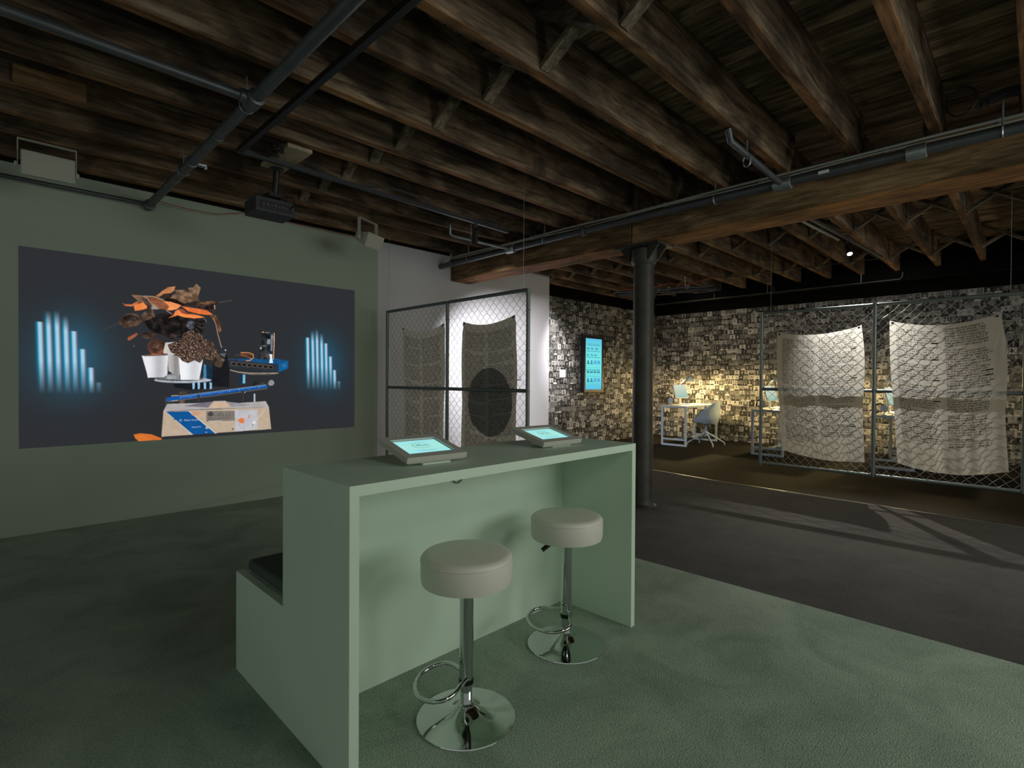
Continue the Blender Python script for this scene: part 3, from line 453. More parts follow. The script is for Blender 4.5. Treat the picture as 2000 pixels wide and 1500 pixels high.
SH=[([(554,348),(676,311),(810,325),(910,335),(902,419),(790,463),(695,460),(603,430)],(33,29,28),40,None),([(643,456),(641,463),(635,470),(625,475),(613,479),(600,481),(586,481),(574,479),(565,474),(559,468),(557,461),(559,454),(565,448),(574,442),(587,438),(600,436),(613,436),(625,439),(635,443),(641,449)],(50,37,32),60,None),([(744,456),(743,462),(739,467),(733,471),(726,474),(717,476),(709,475),(702,473),(696,470),(693,465),(692,460),(693,454),(696,449),(702,445),(709,442),(717,440),(726,440),(733,442),(739,446),(743,451)],(48,38,34),60,None),([(442,395),(454,365),(484,331),(515,326),(540,332),(554,356),(564,368),(547,396),(509,411),(477,420),(457,407)],(88,68,56),60,None),([(464,360),(498,336),(533,341),(547,366),(505,374),(471,380)],(55,45,40),50,None),([(554,335),(575,312),(618,294),(629,337),(596,357),(564,373)],(86,66,56),60,None),([(441,394),(403,418),(404,421),(443,397)],(70,66,66),0,None),([(403,417),(364,441),(365,444),(404,421)],(70,66,66),0,None),([(852,374),(851,383),(848,392),(842,398),(835,402),(828,404),(820,403),(813,400),(808,394),(805,387),(803,378),(805,369),(808,361),(813,355),(820,350),(828,348),(835,349),(842,352),(848,358),(851,366)],(72,76,84),90,None),([(861,378),(889,394),(891,390),(862,374)],(80,72,66),0,None),([(891,394),(907,384),(905,380),(889,390)],(80,72,66),0,None),([(852,396),(876,418),(879,414),(855,393)],(76,68,62),0,None),([(869,363),(910,365),(910,361),(869,360)],(72,64,60),0,None),([(714,201),(744,171),(736,154),(790,147),(818,162),(810,131),(842,125),(859,97),(885,121),(873,164),(869,197),(878,209),(829,219),(790,237),(744,220)],(122,96,74),70,None),([(673,192),(714,178),(725,208),(752,219),(790,237),(849,221),(878,237),(771,252),(695,234),(666,220)],(52,40,34),60,None),([(710,210),(736,185),(790,192),(829,206),(822,229),(806,222),(759,200),(729,212)],(135,108,84),60,None),([(633,206),(666,171),(699,141),(739,131),(733,159),(714,177),(676,186),(651,208)],(200,132,88),40,None),([(838,227),(889,213),(951,202),(993,206),(989,221),(951,234),(910,243),(861,248)],(88,62,45),80,None),([(989,211),(1035,199),(1035,195),(988,207)],(95,84,74),0,None),([(1036,199),(1079,185),(1078,181),(1035,195)],(95,84,74),0,None),([(882,232),(968,218),(968,275),(910,257),(869,256)],(50,36,32),60,None),([(505,214),(522,211),(582,212),(633,206),(676,225),(699,255),(676,284),(632,289),(603,296),(568,273),(533,239)],(134,104,80),45,None),([(554,220),(582,225),(618,277),(603,309),(582,276)],(70,55,48),50,None),([(586,215),(640,214),(676,236),(703,238),(706,264),(695,291),(658,282),(625,268)],(138,86,60),45,None),([(618,255),(651,282),(640,290),(607,291)],(150,138,126),30,None),([(568,214),(618,212),(618,208),(568,211)],(170,150,125),0,None),([(617,212),(676,229),(677,225),(619,208)],(170,150,125),0,None),([(581,217),(617,270),(619,267),(583,215)],(150,135,115),0,None),([(519,279),(540,264),(568,254),(587,276),(586,289),(554,303),(524,310)],(238,136,72),25,None),([(462,266),(474,275),(509,272),(533,252),(547,250),(533,269),(509,284),(474,285)],(196,112,70),40,None),([(676,234),(714,234),(773,250),(748,278),(714,289),(695,289),(705,264)],(242,152,92),25,None),([(771,257),(810,258),(869,263),(922,269),(959,294),(926,299),(869,297),(810,285),(786,264)],(228,116,60),30,None),([(700,340),(729,319),(740,291),(756,281),(783,303),(829,301),(869,307),(910,317),(849,329),(790,327),(752,317)],(246,142,76),22,None),([(756,276),(783,274),(802,295),(838,303),(810,307),(775,304)],(150,76,52),30,None),([(690,294),(720,315),(722,312),(692,290)],(190,150,120),0,None),([(935,296),(976,297),(1001,346),(1012,402),(993,412),(980,357),(955,322)],(104,72,52),70,None),([(965,228),(967,256),(972,255),(970,227)],(190,170,150),0,None),([(957,318),(974,359),(978,356),(962,316)],(156,136,120),0,None),([(974,359),(986,428),(991,426),(978,357)],(156,136,120),0,None),([(986,428),(999,479),(1004,477),(991,426)],(156,136,120),0,None),([(999,479),(1005,507),(1010,505),(1004,477)],(156,136,120),0,None),([(1005,507),(1012,519),(1016,516),(1010,504)],(156,136,120),0,None),([(905,323),(919,349),(922,347),(907,320)],(130,120,110),0,None),([(1009,304),(1035,307),(1035,304),(1010,302)],(60,58,60),0,None),([(1035,307),(1052,320),(1054,318),(1036,304)],(60,58,60),0,None),([(487,493),(491,476),(533,446),(540,456),(508,488),(494,497)],(156,88,62),30,None),([(687,526),(685,541),(677,556),(666,567),(652,574),(636,577),(620,575),(606,569),(596,559),(589,545),(586,531),(589,516),(596,502),(607,491),(620,483),(636,479),(652,481),(666,487),(677,497),(685,511)],(80,54,44),50,None),([(600,560),(632,572),(669,549),(684,531),(676,562),(647,581),(610,577)],(130,74,50),40,None),([(553,512),(588,566),(590,564),(554,510)],(50,44,42),0,None),([(514,536),(525,525),(523,522),(513,533)],(90,100,100),0,None),([(637,538),(652,516),(649,513),(634,536)],(140,130,120),0,None),([(673,566),(684,500),(740,492),(756,554),(714,591)],(205,200,196),20,None),([(695,574),(759,585),(771,704),(725,702),(702,680)],(188,184,182),10,(1,0.75)),([(560,588),(699,572),(695,702),(669,720),(593,725)],(238,238,244),6,(1,0.78)),([(560,588),(603,578),(699,569),(697,581),(582,592)],(120,90,76),30,None),([(895,639),(955,643),(955,788),(895,788)],(26,48,66),20,None),([(903,633),(917,638),(918,738),(900,738)],(70,130,168),8,None),([(955,559),(1035,550),(1061,612),(1059,789),(955,783)],(27,28,31),6,None),([(997,557),(1038,553),(1031,584),(1010,571)],(95,98,102),0,None),([(1040,533),(1040,534),(1039,535),(1038,536),(1037,537),(1035,537),(1034,537),(1033,537),(1032,535),(1031,534),(1031,533),(1031,532),(1032,531),(1033,530),(1034,529),(1035,529),(1037,529),(1038,529),(1039,531),(1040,532)],(220,225,230),0,None),([(730,755),(949,755),(937,794),(838,809),(730,787)],(24,28,34),10,None),([(836,757),(850,757),(849,799),(838,802)],(150,196,228),6,None),([(867,757),(881,757),(879,799),(868,802)],(150,196,228),6,None),([(903,757),(917,757),(916,799),(904,802)],(150,196,228),6,None),([(938,757),(952,757),(951,800),(939,802)],(150,196,228),6,None),([(951,741),(942,747),(917,752),(879,756),(832,759),(781,760),(731,759),(687,756),(652,752),(630,747),(623,742),(630,736),(652,731),(687,727),(731,724),(781,723),(832,723),(879,726),(917,730),(942,735)],(178,184,194),30,None),([(905,731),(898,736),(877,741),(845,744),(806,747),(762,748),(720,747),(682,745),(653,741),(634,737),(628,732),(634,728),(653,723),(682,719),(720,717),(762,716),(806,716),(845,718),(877,722),(898,726)],(96,98,102),60,None),([(687,707),(762,695),(762,739),(694,733)],(150,152,156),40,None),([(567,592),(699,585),(694,707),(676,723),(591,726)],(238,238,244),6,(1,0.78)),([(758,593),(898,599),(876,739),(769,739)],(244,246,252),6,(0.98,0.86)),([(695,512),(771,477),(786,431),(829,405),(889,433),(910,464),(959,485),(993,568),(959,606),(902,594),(882,627),(849,609),(810,629),(779,616),(752,581),(714,560)],(80,62,52),140,None),([(951,593),(993,558),(1031,599),(1010,652),(989,652),(959,634)],(72,60,50),70,None),([(1051,596),(1222,584),(1353,578),(1463,594),(1394,622),(1353,621)],(24,80,128),12,None),([(1051,596),(1353,622),(1394,622),(1394,679),(1307,672),(1057,646)],(46,52,62),12,None),([(1073,611),(1099,612),(1099,639),(1073,636)],(104,92,74),10,None),([(1077,616),(1097,617),(1097,636),(1077,633)],(22,21,22),0,None),([(1107,613),(1134,615),(1134,641),(1107,639)],(104,92,74),10,None),([(1111,618),(1132,619),(1132,639),(1111,636)],(22,21,22),0,None),([(1142,615),(1169,618),(1169,644),(1142,642)],(104,92,74),10,None),([(1145,621),(1167,622),(1167,641),(1145,639)],(22,21,22),0,None),([(1177,618),(1204,620),(1204,647),(1177,645)],(104,92,74),10,None),([(1181,624),(1202,625),(1202,644),(1181,642)],(22,21,22),0,None),([(1212,621),(1240,623),(1240,649),(1212,647)],(104,92,74),10,None),([(1217,627),(1238,628),(1238,646),(1217,644)],(22,21,22),0,None),([(1248,623),(1277,625),(1277,652),(1248,650)],(104,92,74),10,None),([(1253,629),(1274,630),(1274,649),(1253,647)],(22,21,22),0,None),([(1285,626),(1314,628),(1314,655),(1285,653)],(104,92,74),10,None),([(1289,632),(1311,633),(1311,652),(1289,650)],(22,21,22),0,None),([(1322,628),(1351,631),(1351,658),(1323,656)],(104,92,74),10,None),([(1326,634),(1349,636),(1349,655),(1326,653)],(22,21,22),0,None),([(1394,621),(1463,596),(1460,653),(1394,679)],(18,96,152),8,None),([(1423,620),(1447,614),(1447,638),(1424,645)],(60,110,160),20,None),([(1064,672),(1114,686),(1115,680),(1065,667)],(176,162,148),0,None),([(1114,686),(1201,694),(1202,688),(1114,680)],(176,162,148),0,None),([(1202,694),(1325,692),(1325,686),(1202,688)],(176,162,148),0,None),([(1325,692),(1390,690),(1390,684),(1325,686)],(176,162,148),0,None),([(1114,689),(1201,702),(1202,696),(1114,684)],(110,104,98),0,None),([(1202,702),(1317,702),(1318,698),(1202,696)],(110,104,98),0,None),([(1318,702),(1380,694),(1379,688),(1317,698)],(110,104,98),0,None),([(1148,701),(1162,701),(1162,763),(1146,763)],(128,188,220),10,None),([(1122,702),(1146,701),(1145,768),(1122,768)],(24,52,74),0,None),([(1165,827),(1164,828),(1163,829),(1161,830),(1159,830),(1156,831),(1153,830),(1151,830),(1149,828),(1148,827),(1147,826),(1148,825),(1149,824),(1151,822),(1153,822),(1156,822),(1159,822),(1161,823),(1163,824),(1164,825)],(130,190,215),0,None),([(1274,393),(1364,390),(1356,557),(1346,550),(1324,550),(1317,588),(1250,590),(1257,545),(1268,508),(1275,463)],(42,46,50),60,None),([(1312,442),(1333,439),(1333,475),(1310,476)],(142,142,148),10,None),([(1337,407),(1353,408),(1348,527),(1335,526)],(118,130,146),25,None),([(1358,393),(1357,474),(1363,473),(1364,392)],(218,176,136),0,None),([(1357,474),(1352,587),(1357,587),(1363,474)],(218,176,136),0,None),([(1295,396),(1328,396),(1328,390),(1296,390)],(120,130,140),0,None),([(1288,392),(1288,393),(1287,395),(1286,396),(1284,397),(1283,398),(1281,397),(1280,397),(1278,396),(1277,394),(1277,392),(1277,390),(1278,389),(1280,387),(1281,386),(1283,386),(1284,386),(1286,387),(1287,388),(1288,390)],(220,160,90),0,None),([(1273,508),(1273,510),(1271,513),(1271,514),(1269,516),(1268,516),(1266,516),(1265,515),(1264,513),(1263,511),(1263,508),(1263,506),(1264,504),(1265,501),(1266,500),(1268,500),(1269,500),(1271,501),(1271,503),(1273,506)],(200,200,200),0,None),([(1271,494),(1307,494),(1307,489),(1271,489)],(120,120,110),0,None),([(1328,563),(1327,569),(1325,575),(1323,579),(1318,582),(1314,582),(1310,582),(1305,580),(1303,575),(1300,571),(1300,565),(1300,559),(1303,553),(1305,549),(1310,546),(1314,545),(1318,546),(1322,548),(1325,553),(1327,558)],(86,70,58),30,None),([(1326,550),(1348,550),(1346,572),(1352,614),(1325,614),(1332,580)],(226,240,246),6,None),([(1134,549),(1185,545),(1184,541),(1134,544)],(226,160,90),0,None),([(1184,545),(1215,557),(1216,553),(1185,541)],(226,160,90),0,None),([(1213,555),(1217,577),(1221,576),(1218,554)],(226,160,90),0,None),([(1217,575),(1194,597),(1197,601),(1220,578)],(226,160,90),0,None),([(1195,597),(1168,600),(1168,605),(1195,602)],(226,160,90),0,None),([(1134,568),(1167,572),(1168,566),(1134,562)],(176,90,48),0,None),([(1167,572),(1204,587),(1206,582),(1168,567)],(176,90,48),0,None),([(1134,559),(1184,559),(1185,553),(1134,553)],(150,76,44),0,None),([(1184,558),(1211,565),(1212,560),(1185,553)],(150,76,44),0,None),([(1098,568),(1134,563),(1134,559),(1097,565)],(90,90,95),0,None),([(1048,597),(1091,600),(1091,594),(1049,592)],(60,80,110),0,None),([(1214,755),(1307,755),(1359,785),(1295,791),(1217,802)],(52,50,50),40,None),([(758,814),(805,815),(805,853),(758,852)],(60,54,46),40,None),([(682,855),(1307,772),(1320,793),(694,878)],(22,88,168),8,None),([(766,850),(766,863),(770,862),(769,850)],(130,176,226),0,None),([(776,849),(778,856),(780,855),(780,848)],(130,176,226),0,None),([(788,847),(789,855),(792,854),(791,846)],(130,176,226),0,None),([(799,845),(800,853),(803,852),(802,844)],(130,176,226),0,None),([(810,844),(811,851),(815,851),(813,843)],(130,176,226),0,None),([(822,842),(823,855),(826,855),(825,842)],(130,176,226),0,None),([(833,840),(834,848),(837,847),(836,840)],(130,176,226),0,None),([(845,839),(845,846),(849,846),(848,839)],(130,176,226),0,None),([(856,837),(857,845),(860,844),(859,837)],(130,176,226),0,None),([(868,836),(868,843),(872,843),(871,835)],(130,176,226),0,None),([(879,834),(880,847),(883,847),(882,834)],(130,176,226),0,None),([(891,833),(892,840),(895,840),(894,832)],(130,176,226),0,None),([(902,831),(903,839),(907,838),(906,830)],(130,176,226),0,None),([(914,829),(915,837),(919,836),(918,828)],(130,176,226),0,None),([(926,827),(927,835),(931,835),(929,827)],(130,176,226),0,None),([(938,825),(939,839),(942,839),(941,825)],(130,176,226),0,None),([(950,824),(951,832),(954,831),(954,824)],(130,176,226),0,None),([(962,822),(963,830),(966,830),(965,822)],(130,176,226),0,None),([(974,821),(975,828),(978,828),(977,820)],(130,176,226),0,None),([(986,819),(987,827),(991,827),(989,818)],(130,176,226),0,None),([(998,817),(999,831),(1002,830),(1002,817)],(130,176,226),0,None),([(1010,815),(1011,824),(1015,823),(1014,815)],(130,176,226),0,None),([(1022,813),(1024,822),(1027,821),(1026,813)],(130,176,226),0,None),([(1035,812),(1036,820),(1039,819),(1038,812)],(130,176,226),0,None),([(1047,810),(1048,818),(1052,818),(1051,810)],(130,176,226),0,None),([(1059,809),(1061,822),(1064,822),(1064,808)],(130,176,226),0,None),([(1072,807),(1074,815),(1077,814),(1076,806)],(130,176,226),0,None),([(1085,805),(1086,813),(1089,812),(1088,805)],(130,176,226),0,None),([(1098,803),(1098,811),(1102,810),(1101,803)],(130,176,226),0,None),([(1110,802),(1111,809),(1115,809),(1114,801)],(130,176,226),0,None),([(1123,800),(1124,813),(1128,813),(1127,799)],(130,176,226),0,None),([(1136,798),(1137,806),(1141,806),(1139,797)],(130,176,226),0,None),([(1149,796),(1149,804),(1154,804),(1152,796)],(130,176,226),0,None),([(1162,794),(1162,802),(1167,802),(1165,794)],(130,176,226),0,None),([(1175,793),(1176,800),(1180,800),(1178,792)],(130,176,226),0,None),([(1188,790),(1189,805),(1192,804),(1191,790)],(130,176,226),0,None),([(1201,788),(1202,797),(1206,796),(1205,788)],(130,176,226),0,None),([(1214,787),(1215,795),(1219,794),(1218,786)],(130,176,226),0,None),([(1227,785),(1228,793),(1232,793),(1231,784)],(130,176,226),0,None),([(1241,783),(1242,791),(1245,791),(1244,782)],(130,176,226),0,None),([(1254,781),(1255,796),(1259,795),(1258,781)],(130,176,226),0,None),([(1268,779),(1268,788),(1273,787),(1271,779)],(130,176,226),0,None),([(1281,778),(1283,786),(1286,785),(1285,777)],(130,176,226),0,None),([(1295,775),(1296,784),(1300,783),(1298,775)],(130,176,226),0,None),([(699,883),(985,847),(984,843),(699,878)],(112,108,106),0,None),([(985,847),(1313,803),(1313,798),(984,843)],(112,108,106),0,None),([(763,846),(1301,775),(1301,773),(762,844)],(170,190,215),0,None),([(675,840),(694,852),(692,893),(682,919),(679,877)],(66,64,66),30,None),([(717,846),(758,844),(758,839),(716,840)],(170,160,140),0,None),([(717,880),(753,877),(753,871),(716,875)],(170,160,150),0,None),([(1361,760),(1360,766),(1357,772),(1353,776),(1347,779),(1340,780),(1334,779),(1328,776),(1324,772),(1321,766),(1320,760),(1321,753),(1324,748),(1328,743),(1334,740),(1340,739),(1347,740),(1353,743),(1357,748),(1360,753)],(150,150,152),50,None),([(1141,819),(1157,819),(1160,907),(1144,906)],(56,52,52),0,None),([(866,837),(881,837),(881,915),(866,914)],(62,56,50),0,None),([(1220,837),(1231,837),(1231,911),(1220,911)],(176,186,198),0,None),([(758,873),(793,874),(786,923),(767,911)],(96,76,66),40,None),([(694,895),(935,895),(965,884),(1036,884),(1067,904),(1301,893),(1325,938),(935,936),(674,940)],(178,172,172),14,None),([(790,912),(886,893),(959,887),(930,927)],(118,112,122),14,None),([(1036,889),(1162,907),(1212,917),(1075,928)],(150,146,152),14,None),([(930,932),(959,892),(1031,889),(1075,928)],(206,178,150),10,None),([(674,940),(935,940),(1324,938),(1340,1099),(663,1105)],(192,172,150),10,None),([(683,942),(687,942),(840,1103),(833,1104)],(205,205,200),0,None),([(687,944),(816,947),(972,1104),(838,1102)],(16,86,150),10,None),([(815,949),(976,1109),(979,1105),(818,945)],(214,208,196),0,None),([(932,1065),(932,1067),(931,1069),(928,1071),(925,1072),(922,1073),(919,1072),(916,1071),(915,1069),(913,1066),(912,1064),(913,1061),(915,1058),(916,1056),(919,1055),(922,1055),(925,1056),(928,1057),(931,1059),(932,1062)],(170,180,180),30,None),([(922,1093),(922,1095),(921,1096),(920,1096),(919,1097),(918,1097),(916,1097),(915,1096),(914,1095),(913,1094),(913,1093),(913,1092),(914,1090),(915,1090),(916,1089),(918,1089),(919,1090),(920,1090),(921,1091),(922,1092)],(170,180,180),0,None),([(740,998),(740,999),(739,1000),(738,1001),(736,1002),(735,1002),(733,1001),(732,1001),(730,1000),(730,998),(729,997),(730,996),(730,995),(732,994),(733,994),(735,993),(736,994),(738,994),(739,995),(740,997)],(60,80,100),0,None),([(1088,1083),(1088,1084),(1087,1086),(1085,1087),(1084,1088),(1082,1088),(1079,1088),(1078,1087),(1077,1086),(1075,1084),(1075,1082),(1075,1080),(1077,1078),(1078,1077),(1079,1077),(1082,1077),(1084,1077),(1085,1078),(1087,1080),(1088,1081)],(90,76,66),0,None),([(888,967),(886,972),(882,976),(876,979),(868,981),(859,981),(850,979),(842,977),(836,974),(832,970),(830,965),(832,961),(836,957),(842,954),(850,953),(859,952),(868,953),(876,956),(882,959),(886,963)],(206,160,128),20,None),([(918,950),(1094,954),(1094,1023),(918,1023)],(128,120,112),8,None),([(962,973),(961,978),(958,982),(955,986),(950,988),(945,988),(939,988),(935,985),(931,981),(929,976),(928,971),(929,966),(931,961),(935,958),(939,956),(945,955),(950,956),(955,958),(958,963),(961,967)],(70,68,70),0,None),([(1036,976),(1048,976),(1048,972),(1036,972)],(84,80,78),0,None),([(1054,977),(1066,977),(1066,972),(1053,973)],(84,80,78),0,None),([(965,986),(976,986),(976,982),(965,982)],(84,80,78),0,None),([(982,987),(994,987),(994,982),(982,982)],(84,80,78),0,None),([(999,988),(1011,988),(1011,983),(999,983)],(84,80,78),0,None),([(1016,988),(1029,988),(1028,984),(1016,984)],(84,80,78),0,None),([(1034,990),(1046,990),(1046,985),(1034,985)],(84,80,78),0,None),([(1051,990),(1064,990),(1064,985),(1051,985)],(84,80,78),0,None),([(930,1000),(942,1000),(942,995),(929,995)],(84,80,78),0,None),([(946,1000),(959,1000),(958,996),(946,996)],(84,80,78),0,None),([(964,1001),(976,1001),(975,997),(964,997)],(84,80,78),0,None),([(981,1002),(993,1002),(993,998),(981,998)],(84,80,78),0,None),([(998,1003),(1010,1003),(1010,998),(998,998)],(84,80,78),0,None),([(1015,1004),(1028,1004),(1028,999),(1015,999)],(84,80,78),0,None),([(1033,1004),(1045,1004),(1045,1000),(1032,1000)],(84,80,78),0,None),([(1050,1006),(1063,1006),(1062,1001),(1050,1001)],(84,80,78),0,None),([(930,1011),(942,1011),(942,1006),(929,1006)],(84,80,78),0,None),([(946,1012),(959,1012),(958,1007),(946,1007)],(84,80,78),0,None),([(964,1013),(976,1013),(975,1008),(964,1008)],(84,80,78),0,None),([(981,1013),(993,1013),(993,1009),(981,1009)],(84,80,78),0,None),([(998,1015),(1010,1015),(1010,1010),(998,1010)],(84,80,78),0,None),([(930,1022),(1015,1022),(1015,1018),(929,1018)],(210,200,186),0,None),([(1096,951),(1248,953),(1245,1094),(1098,1102)],(190,190,196),12,None),([(1113,1021),(1135,1007),(1153,1008),(1156,1046),(1130,1042)],(228,122,62),10,None),([(1179,1010),(1190,984),(1197,990),(1187,1013)],(220,130,80),0,None),([(1294,957),(1232,1025),(1235,1028),(1297,960)],(216,208,192),0,None),([(1232,1025),(1164,1098),(1167,1101),(1235,1028)],(216,208,192),0,None),([(1233,1044),(1232,1049),(1231,1052),(1229,1055),(1226,1057),(1223,1057),(1220,1056),(1217,1055),(1215,1052),(1214,1047),(1213,1044),(1214,1040),(1215,1036),(1217,1033),(1220,1032),(1223,1031),(1226,1032),(1229,1034),(1231,1037),(1232,1041)],(226,226,226),0,None),([(1216,1059),(1216,1060),(1215,1061),(1214,1062),(1213,1062),(1212,1062),(1211,1062),(1209,1062),(1208,1061),(1208,1060),(1207,1059),(1208,1058),(1208,1056),(1209,1056),(1211,1055),(1212,1055),(1213,1056),(1214,1056),(1215,1057),(1216,1058)],(70,70,80),0,None),([(517,1081),(551,1075),(610,1086),(666,1117),(661,1128),(546,1127),(526,1106)],(216,116,50),22,None)]
BARS=[(82,101,411,821,0),(117,137,347,821,1),(153,174,344,822,1),(191,211,369,822,1),(227,248,454,823,0),(264,286,557,824,0),(301,324,665,824,0),(336,359,754,824,0),(1602,1624,409,818,0),(1640,1663,352,818,1),(1675,1697,342,819,1),(1711,1734,369,819,1),(1746,1770,446,819,0),(1782,1806,548,820,0),(1816,1839,655,820,0),(1852,1876,744,821,0)]
# ---------------------------------------------------------------- projected picture on the green wall
def raster():
    W_, H_ = 1440, 810; s = W_/2000
    yy, xx = np.mgrid[0:H_, 0:W_].astype('f4'); X = (xx+.5)/s; Y = (yy+.5)/s
    rng = np.random.RandomState(4)
    def noise(cell):
        h, w_ = H_//cell+3, W_//cell+3; g = rng.rand(h, w_).astype('f4'); fy_, fx_ = yy/cell, xx/cell; iy, ix = fy_.astype(int), fx_.astype(int); a, b = fy_-iy, fx_-ix
        a = a*a*(3-2*a); b = b*b*(3-2*b)
        return g[iy, ix]*(1-a)*(1-b)+g[iy+1, ix]*a*(1-b)+g[iy, ix+1]*(1-a)*b+g[iy+1, ix+1]*a*b
    N1 = noise(18)*.5+noise(7)*.3+noise(3)*.2; NS = noise(2); N1 = (N1-.5)*2
    im = np.zeros((H_, W_, 3), 'f4'); im[:] = (46, 48, 51)
    def blob(cx, cy_, rx, ry, c, a):
        g = a*np.exp(-((X-cx)/rx)**2-((Y-cy_)/ry)**2)[..., None]; im[:] = im*(1-g)+np.array(c, 'f4')*g
    blob(220, 640, 230, 260, (46, 72, 88), .7); blob(1740, 620, 230, 260, (40, 66, 84), .7); blob(900, 980, 900, 130, (46, 46, 48), .6)
    blob(230, 600, 120, 190, (44, 104, 134), .7); blob(1745, 600, 110, 180, (36, 104, 140), .6)
    for x0, x1, y0, y1, f in BARS:
        bw = 26; xc = (x0+x1)/2+(Y-(y0+y1)/2)*.022; d = (X-xc)
        ti = np.clip((Y-y0)/(90. if f else 6.), 0, 1); bo = np.clip((y1-Y)/(190. if y1-y0 > 200 else 90), 0, 1); pr = ti*np.minimum(1, bo)*((Y > y0-4) & (Y < y1))
        if y1-y0 < 90: pr = pr*.5
        core = np.exp(-(d/(bw*.36))**4)*pr; cyan = np.exp(-((d+bw*.36)/(bw*.33))**2)*pr; pink = np.exp(-((d-bw*.40)/(bw*.18))**2)*pr
        for k, c, a in ((cyan, (20, 140, 176), .9), (pink, (178, 130, 150), .6), (core, (176, 216, 240), .95)):
            k = (k*a)[..., None]; im[:] = im*(1-k)+np.array(c, 'f4')*k
    for pts, c, n, gr in SH:
        P = np.array(pts, 'f4')*s; x0, y0 = np.floor(P.min(0)).astype(int)-1; x1, y1 = np.ceil(P.max(0)).astype(int)+2
        x0, y0 = max(x0, 0), max(y0, 0); x1, y1 = min(x1, W_), min(y1, H_)
        if x1 <= x0 or y1 <= y0: continue
        px, py = xx[y0:y1, x0:x1]+.5, yy[y0:y1, x0:x1]+.5; ins = np.zeros(px.shape, bool)
        for i in range(len(P)):
            (ax, ay), (bx, by) = P[i], P[i-1]
            if ay == by: continue
            ins ^= ((ay > py) != (by > py)) & (px < (bx-ax)*(py-ay)/(by-ay)+ax)
        cc = np.ones(px.shape+(3,), 'f4')*np.array(c, 'f4')
        if gr:
            t_ = (px-x0)/(x1-x0); cc *= (1-(1-gr[1])*np.exp(-((t_-.62)/.24)**2))[..., None]
        if n:
            nn = N1[y0:y1, x0:x1]*n*.9
            if n >= 120: nn = np.where(NS[y0:y1, x0:x1] > .80, 150, (NS[y0:y1, x0:x1]-.5)*110)-18
            cc = cc+nn[..., None]*(np.array(c, 'f4')/max(max(c), 1)*.6+.4)
        sub = im[y0:y1, x0:x1]; sub[ins] = cc[ins]
    im = np.clip(im, 18, 250)/255.; im = np.where(im <= .04045, im/12.92, ((im+.055)/1.055)**2.4)
    return im.reshape(H_//2, 2, W_//2, 2, 3).mean((1, 3))
im = raster(); H_, W_ = im.shape[:2]
PX0, PX1, PZ0, PZ1, PY = .254, 3.652, .825, 2.710, YW-.004
gx = np.linspace(PX0, PX1, W_)*K; gz = np.linspace(PZ1, PZ0, H_)*K
V = np.zeros((H_, W_, 3), 'f4'); V[..., 0] = gx; V[..., 2] = gz[:, None]; V[..., 1] = PY*K
me = bpy.data.meshes.new('projected_picture'); me.vertices.add(H_*W_); me.vertices.foreach_set('co', V.ravel())
I = np.arange(H_*W_).reshape(H_, W_); Q = np.stack([I[:-1, :-1], I[1:, :-1], I[1:, 1:], I[:-1, 1:]], -1).reshape(-1, 4)
me.loops.add(Q.size); me.loops.foreach_set('vertex_index', Q.ravel().astype('i4')); me.polygons.add(len(Q)); me.polygons.foreach_set('loop_start', np.arange(0, Q.size, 4, dtype='i4'))
me.update(calc_edges=True); me.validate()
a = me.color_attributes.new('Col', 'FLOAT_COLOR', 'POINT'); c4 = np.ones((H_*W_, 4), 'f4'); c4[:, :3] = im.reshape(-1, 3); a.data.foreach_set('color', c4.ravel())
po = bpy.data.objects.new('projected_picture', me); COL.objects.link(po); me.materials.append(emit_col('projection_light', .97))
props(po, 'projected picture of dead potted plants weighed against circuit parts on a balance scale', 'projection')
def suv(x, y): return Vector((PX0+(PX1-PX0)*x/2000, PY-.002, PZ1+(PZ0-PZ1)*y/1125))
le = emit('letter_light', lin((205, 220, 235)), .9)
m = MB(); put_text(m, 'Model 911', .022, suv(860, 1056), (1, 0, 0), (0, 0, 1)); m.build('projected_lettering', le, po)
m = MB(); put_text(m, 'Fisher Scientific', .026, suv(836, 1007), (1, 0, 0), (0, 0, 1))
m.tube([suv(768, 1006)+Vector((.0105*math.cos(k/2), 0, .0105*math.sin(k/2))) for k in range(13)], .002, 4)
m.build('projected_lettering', le, po)
m = MB(); put_text(m, 'UTS', .034, suv(1005, 976), (1, 0, 0), (0, 0, 1)); m.build('projected_label_lettering', emit('label_letter_light', lin((70, 68, 66)), .9), po)

